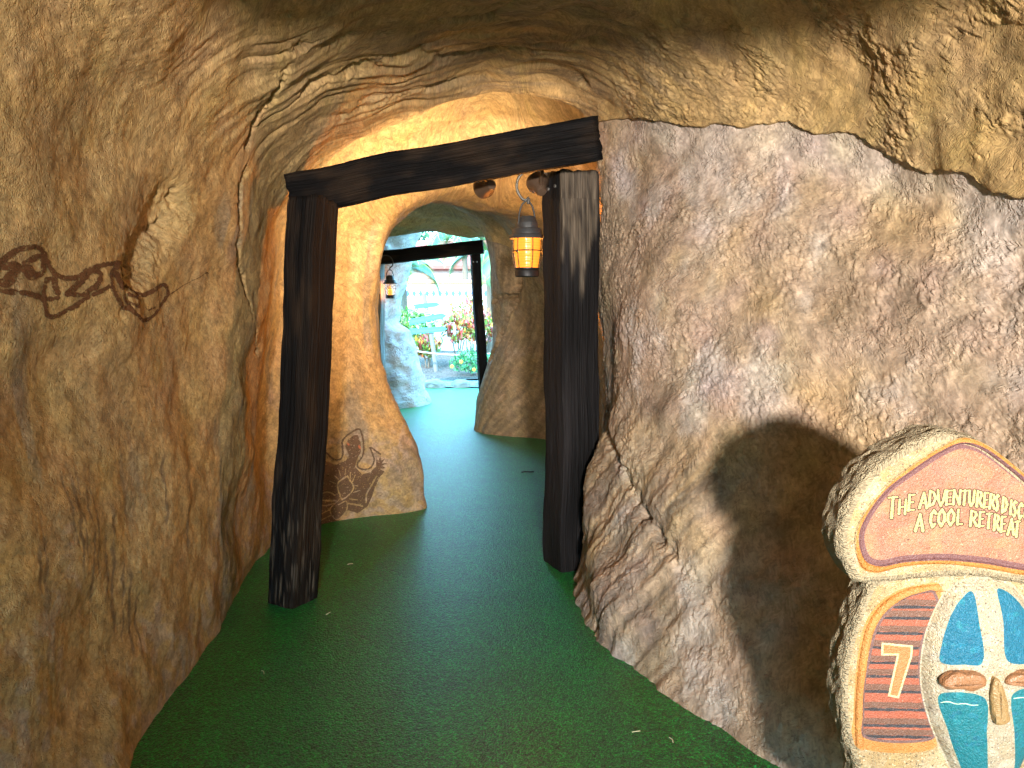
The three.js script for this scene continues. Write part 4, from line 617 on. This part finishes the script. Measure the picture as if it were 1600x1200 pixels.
function shrub(name, label, pos, rx, ry, base, n, size, aspect, palette, stems, group, extra) {
  const o = thing(name, label, 'shrub', pos, 0, group);
  obj('foliage', leaves(n, () => { const a = rnd() * 6.283, u = range(-1, 1), r = Math.cbrt(range(0.25, 1)), s = Math.sqrt(1 - u * u); const lump = 0.85 + 0.3 * noise(Math.cos(a) * s * 1.6 + pos[0] * 3, u * 1.6, Math.sin(a) * s * 1.6 + pos[2]); return [Math.cos(a) * s * rx * r * lump, base + ry + u * ry * r * lump, Math.sin(a) * s * rx * r * lump]; }, size, aspect, palette), M.leaf, o);
  for (let i = 0; i < stems; i++) { const a = i * 2.4, k = 0.35 * rx; obj('stem', tube([[0.03 * Math.cos(a), -0.03, 0.03 * Math.sin(a)], [k * 0.6 * Math.cos(a), base * 0.6 + 0.1, k * 0.6 * Math.sin(a)], [k * Math.cos(a) * 1.3, base + ry, k * Math.sin(a) * 1.3]], 0.013, 8, 6), M.bark, o); }
  if (extra) extra(o); return o;
}
shrub('hedge_shrub', 'round bright green shrub behind the signpost boards', [-2.1, 0.05, -15.6], 0.55, 0.48, 0.36, 1700, 0.075, 0.6, LIME, 3, null);
shrub('flower_bush', 'low emerald bush dotted with yellow flowers by the kerb', [-0.72, 0.04, -14.0], 0.5, 0.25, 0.0, 1500, 0.06, 0.55, EMERALD, 2, null, (o) => {
  M.petal = std({ color: lin(0.9, 0.6, 0.05) }); for (const [x, y, z] of [[-0.22, 0.3, 0.44], [0.02, 0.16, 0.5], [0.2, 0.34, 0.44], [0.1, 0.46, 0.3], [-0.4, 0.2, 0.3]]) { const g = []; for (let k = 0; k < 5; k++) g.push(moved(new THREE.SphereGeometry(0.017, 6, 4), 0.02 * Math.cos(k * 1.257), 0.02 * Math.sin(k * 1.257), 0)); const f = obj('flower', g, M.petal, o); f.position.set(x, y, z); } });
const crotons = [[-1.15, -15.6, 0.42, 0.36, 0.42, 'red and yellow croton just right of the signpost'], [-0.62, -15.3, 0.4, 0.36, 0.45, 'tall red croton beside the far right timber post'], [-1.75, -15.2, 0.32, 0.24, 0.2, 'small yellow and green croton below the signpost boards'], [-0.1, -15.8, 0.45, 0.4, 0.4, 'orange croton seen past the far right timber post'], [-0.95, -16.6, 0.5, 0.4, 0.7, 'tallest orange croton at the back of the bed'], [-2.5, -16.2, 0.45, 0.35, 0.3, 'pink croton behind the grey exit rock']];
for (const [x, z, rx, ry, b, label] of crotons) shrub('croton_shrub', label, [x, 0.06, z], rx, ry, b, 420, 0.15, 0.42, CROTON, 4, 'croton shrubs in the flower bed');
// palms with arching fronds
M.frond = new THREE.MeshPhysicalMaterial({ vertexColors: true, roughness: 0.5, side: THREE.DoubleSide, transmission: 0.25, thickness: 0 });
function palm(label, pos, h, nf, len, droop, lo, hi) {
  const o = thing('palm_tree', label, 'palm', pos, 0, 'palms in the garden');
  obj('trunk', tube([[0, -0.05, 0], [0.05, h * 0.5, 0.03], [0, h, 0]], 0.09, 14, 10), M.bark, o);
  for (let i = 0; i < nf; i++) {
    const az = i * 2.4 + range(-0.2, 0.2), up = range(lo, hi), L = len * range(0.8, 1.1), pts = []; let x = 0, y = h, el = up;
    for (let k = 0; k <= 12; k++) { pts.push([Math.cos(az) * x, y, Math.sin(az) * x]); x += Math.cos(el) * L / 12; y += Math.sin(el) * L / 12; el -= droop / 12; }
    const cv = new THREE.CatmullRomCurve3(pts.map(p => V(...p))), pos2 = [], col2 = [], side = V(-Math.sin(az), 0, Math.cos(az));
    for (let k = 2; k <= 46; k++) { const t = k / 46, p = cv.getPoint(t), tg = cv.getTangent(t), ll = L * 0.3 * Math.sin(Math.PI * (0.12 + 0.85 * t)), w = 0.018; for (const s of [-1, 1]) {
      const tip = p.clone().addScaledVector(side, s * ll * 0.8).addScaledVector(tg, ll * 0.45).add(V(0, -ll * 0.45, 0)), a = p.clone().addScaledVector(tg, -w), b = p.clone().addScaledVector(tg, w), g = range(0.7, 1.3), c = rnd() < 0.2 ? [0.17 * g, 0.22 * g, 0.03 * g] : [0.04 * g, 0.16 * g, 0.05 * g];
      for (const q of [a, b, tip]) { pos2.push(q.x, q.y, q.z); col2.push(...c); } } }
    const g = new THREE.BufferGeometry(); g.setAttribute('position', new THREE.Float32BufferAttribute(pos2, 3)); g.setAttribute('color', new THREE.Float32BufferAttribute(col2, 3)); g.computeVertexNormals();
    const f = obj('frond', g, M.frond, o); obj('midrib', new THREE.TubeGeometry(cv, 12, 0.009, 5), M.stalk || (M.stalk = std({ color: lin(0.22, 0.3, 0.08) })), f);
  }
  return o;
}
palm('palm with drooping fronds beside the far right timber post', [-0.55, 0.05, -17.2], 2.5, 14, 1.5, 2.2, 0.1, 1.0);
palm('palm with yellowish fronds left of the signpost', [-2.7, 0.05, -18.2], 2.2, 13, 1.4, 2.0, 0.1, 1.0);
palm('taller palm above the pink house wall', [-1.5, 0.05, -23.2], 3.6, 14, 1.9, 2.0, 0.2, 1.1);
// signpost with arrow boards
{
  const s = thing('signpost', 'leaning wooden signpost with three blue arrow boards', 'signpost', [-1.55, 0.05, -14.5]);
  M.postWood = std({ color: lin(0.13, 0.13, 0.12) });
  obj('pole', tube([[0.06, -0.1, 0], [0, 0.45, 0], [-0.09, 1.05, 0], [-0.18, 1.55, 0]], 0.042, 30, 10), M.postWood, s);
  M.rope = std({ color: lin(0.4, 0.38, 0.33) });
  for (let k = 0; k < 9; k++) { const y = 0.98 + k * 0.045; obj('rope_wrap', moved(new THREE.TorusGeometry(0.045, 0.012, 6, 14), -0.08 - 0.19 * (y - 1.0), y, 0, Math.PI / 2, 0.15, 0), M.rope, s); }
  const board = (text, x0, y0, x1, y1, h) => {
    const L = Math.hypot(x1 - x0, y1 - y0), sh = new THREE.Shape([[0, 0], [L - 0.08, 0.01], [L, h * 0.5], [L - 0.08, h], [0, h - 0.01], [0.012, h * 0.5]].map(q => new THREE.Vector2(...q)));
    const g = new THREE.ExtrudeGeometry(sh, { depth: 0.018, bevelEnabled: true, bevelSize: 0.003, bevelThickness: 0.003, bevelSegments: 1 });
    const cv = document.createElement('canvas'); cv.width = 512; cv.height = 128; const c = cv.getContext('2d'); c.fillStyle = '#2f7fae'; c.fillRect(0, 0, 512, 128); for (let i = 0; i < 200; i++) { c.fillStyle = rnd() < 0.5 ? 'rgba(90,180,215,0.25)' : 'rgba(40,120,170,0.25)'; c.fillRect(rnd() * 512, rnd() * 128, range(20, 120), 2); }
    if (text) { c.fillStyle = '#4a1048'; c.font = 'bold 54px serif'; c.textAlign = 'center'; c.textBaseline = 'middle'; const w = c.measureText(text).width; c.save(); c.translate(238, 66); c.scale(Math.min(1, 420 / w), 1); c.fillText(text, 0, 0); c.restore(); }
    const t = new THREE.CanvasTexture(cv); t.colorSpace = THREE.SRGBColorSpace; t.repeat.set(1 / L, 1 / h);
    const m = obj('arrow_board', g, std({ map: t, roughness: 0.6 }), s); m.position.set(x0 + 1.55, y0 - 0.05, 0.05); m.rotation.z = Math.atan2(y1 - y0, x1 - x0); m.userData.label = text ? 'blue arrow board lettered with a place and distance' : 'blank blue arrow board'; return m;
  };
  board('', -1.9, 1.3, -1.4, 1.34, 0.1); board('TRAVERSE CITY 1260 mi.', -2.0, 0.99, -1.28, 1.12, 0.115); board('Mt. Kilimanjaro 8121 mi.', -1.99, 0.81, -1.27, 0.86, 0.105);
}
{ // rope barrier
  const r = thing('rope_barrier', 'pale rope slung between two short posts in front of the shrubs', 'rope barrier', [-1.2, 0, -14.2]);
  obj('rope', tube([[-1.3, 0.62, 0], [-0.7, 0.5, 0], [-0.1, 0.43, 0], [0.5, 0.42, 0], [1.0, 0.48, 0], [1.5, 0.62, 0]], 0.014, 60, 8), M.rope, r);
  for (const x of [-1.3, 1.5]) obj('post', moved(new THREE.CylinderGeometry(0.045, 0.05, 0.75, 12), x, 0.35, 0), M.postWood, r);
}
{ // garden wall with tiles
  const w = thing('garden_wall', 'white garden wall with a row of blue diamond tiles', 'wall', [-1.5, 0, -20.4]);
  M.white = std({ color: lin(0.66, 0.64, 0.6) }); M.tileBlue = std({ color: lin(0.05, 0.12, 0.32), roughness: 0.3 }); M.tileGold = std({ color: lin(0.75, 0.42, 0.1), roughness: 0.4 }); M.terracotta = std({ color: lin(0.6, 0.25, 0.13) });
  obj('panel', new RoundedBoxGeometry(9, 1.95, 0.25, 2, 0.02).translate(0, 0.95, 0), M.white, w);
  obj('coping', new RoundedBoxGeometry(9.1, 0.1, 0.34, 2, 0.03).translate(0, 1.97, 0), M.terracotta, w);
  for (let i = 0; i < 30; i++) { const d = obj('diamond_tile', M.dia || (M.dia = new THREE.CylinderGeometry(0.07, 0.07, 0.02, 4).rotateX(Math.PI / 2).scale(0.8, 1.35, 1)), M.tileBlue, w); d.position.set(-2.6 + i * 0.178, 1.66, 0.13); }
  for (let i = 0; i < 5; i++) { const d = obj('gold_tile', M.gold || (M.gold = new RoundedBoxGeometry(0.32, 0.06, 0.02, 1, 0.008)), M.tileGold, w); d.position.set(-2.3 + i * 0.95, 1.45, 0.13); }
}
{ // house
  const h = thing('house', 'pale pink clapboard house behind the garden wall', 'house', [-2.5, 0, -26]);
  M.pink = std({ color: lin(0.5, 0.25, 0.2) }); M.roof = std({ color: lin(0.3, 0.08, 0.06) }); M.cream = std({ color: lin(0.8, 0.72, 0.6) });
  obj('wall', new THREE.BoxGeometry(7, 2.6, 3).translate(0, 1.3, -1.5), M.cream, h);
  for (let i = 0; i < 9; i++) obj('clapboard', M.clap || (M.clap = moved(new THREE.BoxGeometry(7.02, 0.29, 0.05), 0, 0, 0, -0.09, 0, 0)), M.pink, h).position.set(0, 0.15 + i * 0.28, 0.04);
  obj('eave', new THREE.BoxGeometry(7.4, 0.12, 0.5).translate(0, 2.62, 0), M.roof, h);
  obj('roof', moved(new THREE.BoxGeometry(7.4, 0.1, 2.4), 0, 3.1, -0.9, 0.48, 0, 0), M.roof, h);
}
// trees that close the view
for (const [x, z, h, r, label] of [[-5.2, -29, 4.2, 2.1, 'broad tree left of the pink house'], [-1.2, -31, 5, 2.3, 'leafy tree rising behind the pink house'], [2.4, -28, 4.4, 2.0, 'leafy tree right of the pink house'], [-8.5, -24, 4, 2, 'leafy tree far left in the garden'], [5.5, -22, 4, 2, 'leafy tree far right in the garden']]) {
  const o = thing('broadleaf_tree', label, 'tree', [x, 0, z], 0, 'trees behind the garden');
  obj('trunk', tube([[0, -0.1, 0], [0.1, h * 0.4, 0], [0, h * 0.8, 0.1]], 0.16, 12, 9), M.bark, o);
  obj('crown', leaves(2600, () => { const a = rnd() * 6.283, u = range(-1, 1), rr = r * Math.cbrt(range(0.15, 1)), s = Math.sqrt(1 - u * u), l = 0.8 + 0.4 * noise(Math.cos(a) * s * 2 + x, u * 2, Math.sin(a) * s * 2 + z); return [Math.cos(a) * s * rr * l, h + u * rr * 0.85 * l, Math.sin(a) * s * rr * l]; }, 0.3, 0.6, [[0.05, 0.13, 0.04], [0.08, 0.17, 0.05], [0.03, 0.1, 0.03]]), M.leaf, o);
}
// ------------------------------------------------------------------ litter on the turf
M.straw = std({ color: lin(0.6, 0.55, 0.4) });
tag(obj('twig', moved(tube([[-0.05, 0, 0], [-0.02, 0.006, 0.008], [0.02, 0.004, 0.004], [0.055, 0.003, -0.006]], 0.006, 12, 6), 0.13, 0.008, -6.15), M.ironDark), 'short dark twig lying on the turf beside the near right post', 'twig');
const strawSpots = [[-0.9, -3.95, 0.4, 'pale straw on the turf behind the near left post'], [-0.86, -3.3, 1.1, 'pale straw on the turf right of the near left post foot'], [-0.98, -2.75, 2.2, 'pale straw on dark turf near the left wall'], [0.42, -2.35, 0.2, 'pale straw on the turf beside the right wall foot'], [0.53, -2.3, 1.8, 'white scrap of straw nearest the right wall foot']];
for (const [x, z, a, label] of strawSpots) tag(obj('straw', moved(tube([[-0.014, 0, 0], [0, 0.003, 0.003], [0.016, 0.001, 0]], 0.0016, 8, 5), x, 0.007, z, 0, a, 0), M.straw), label, 'straw', 'straws on the turf');

renderer.render(scene, camera);
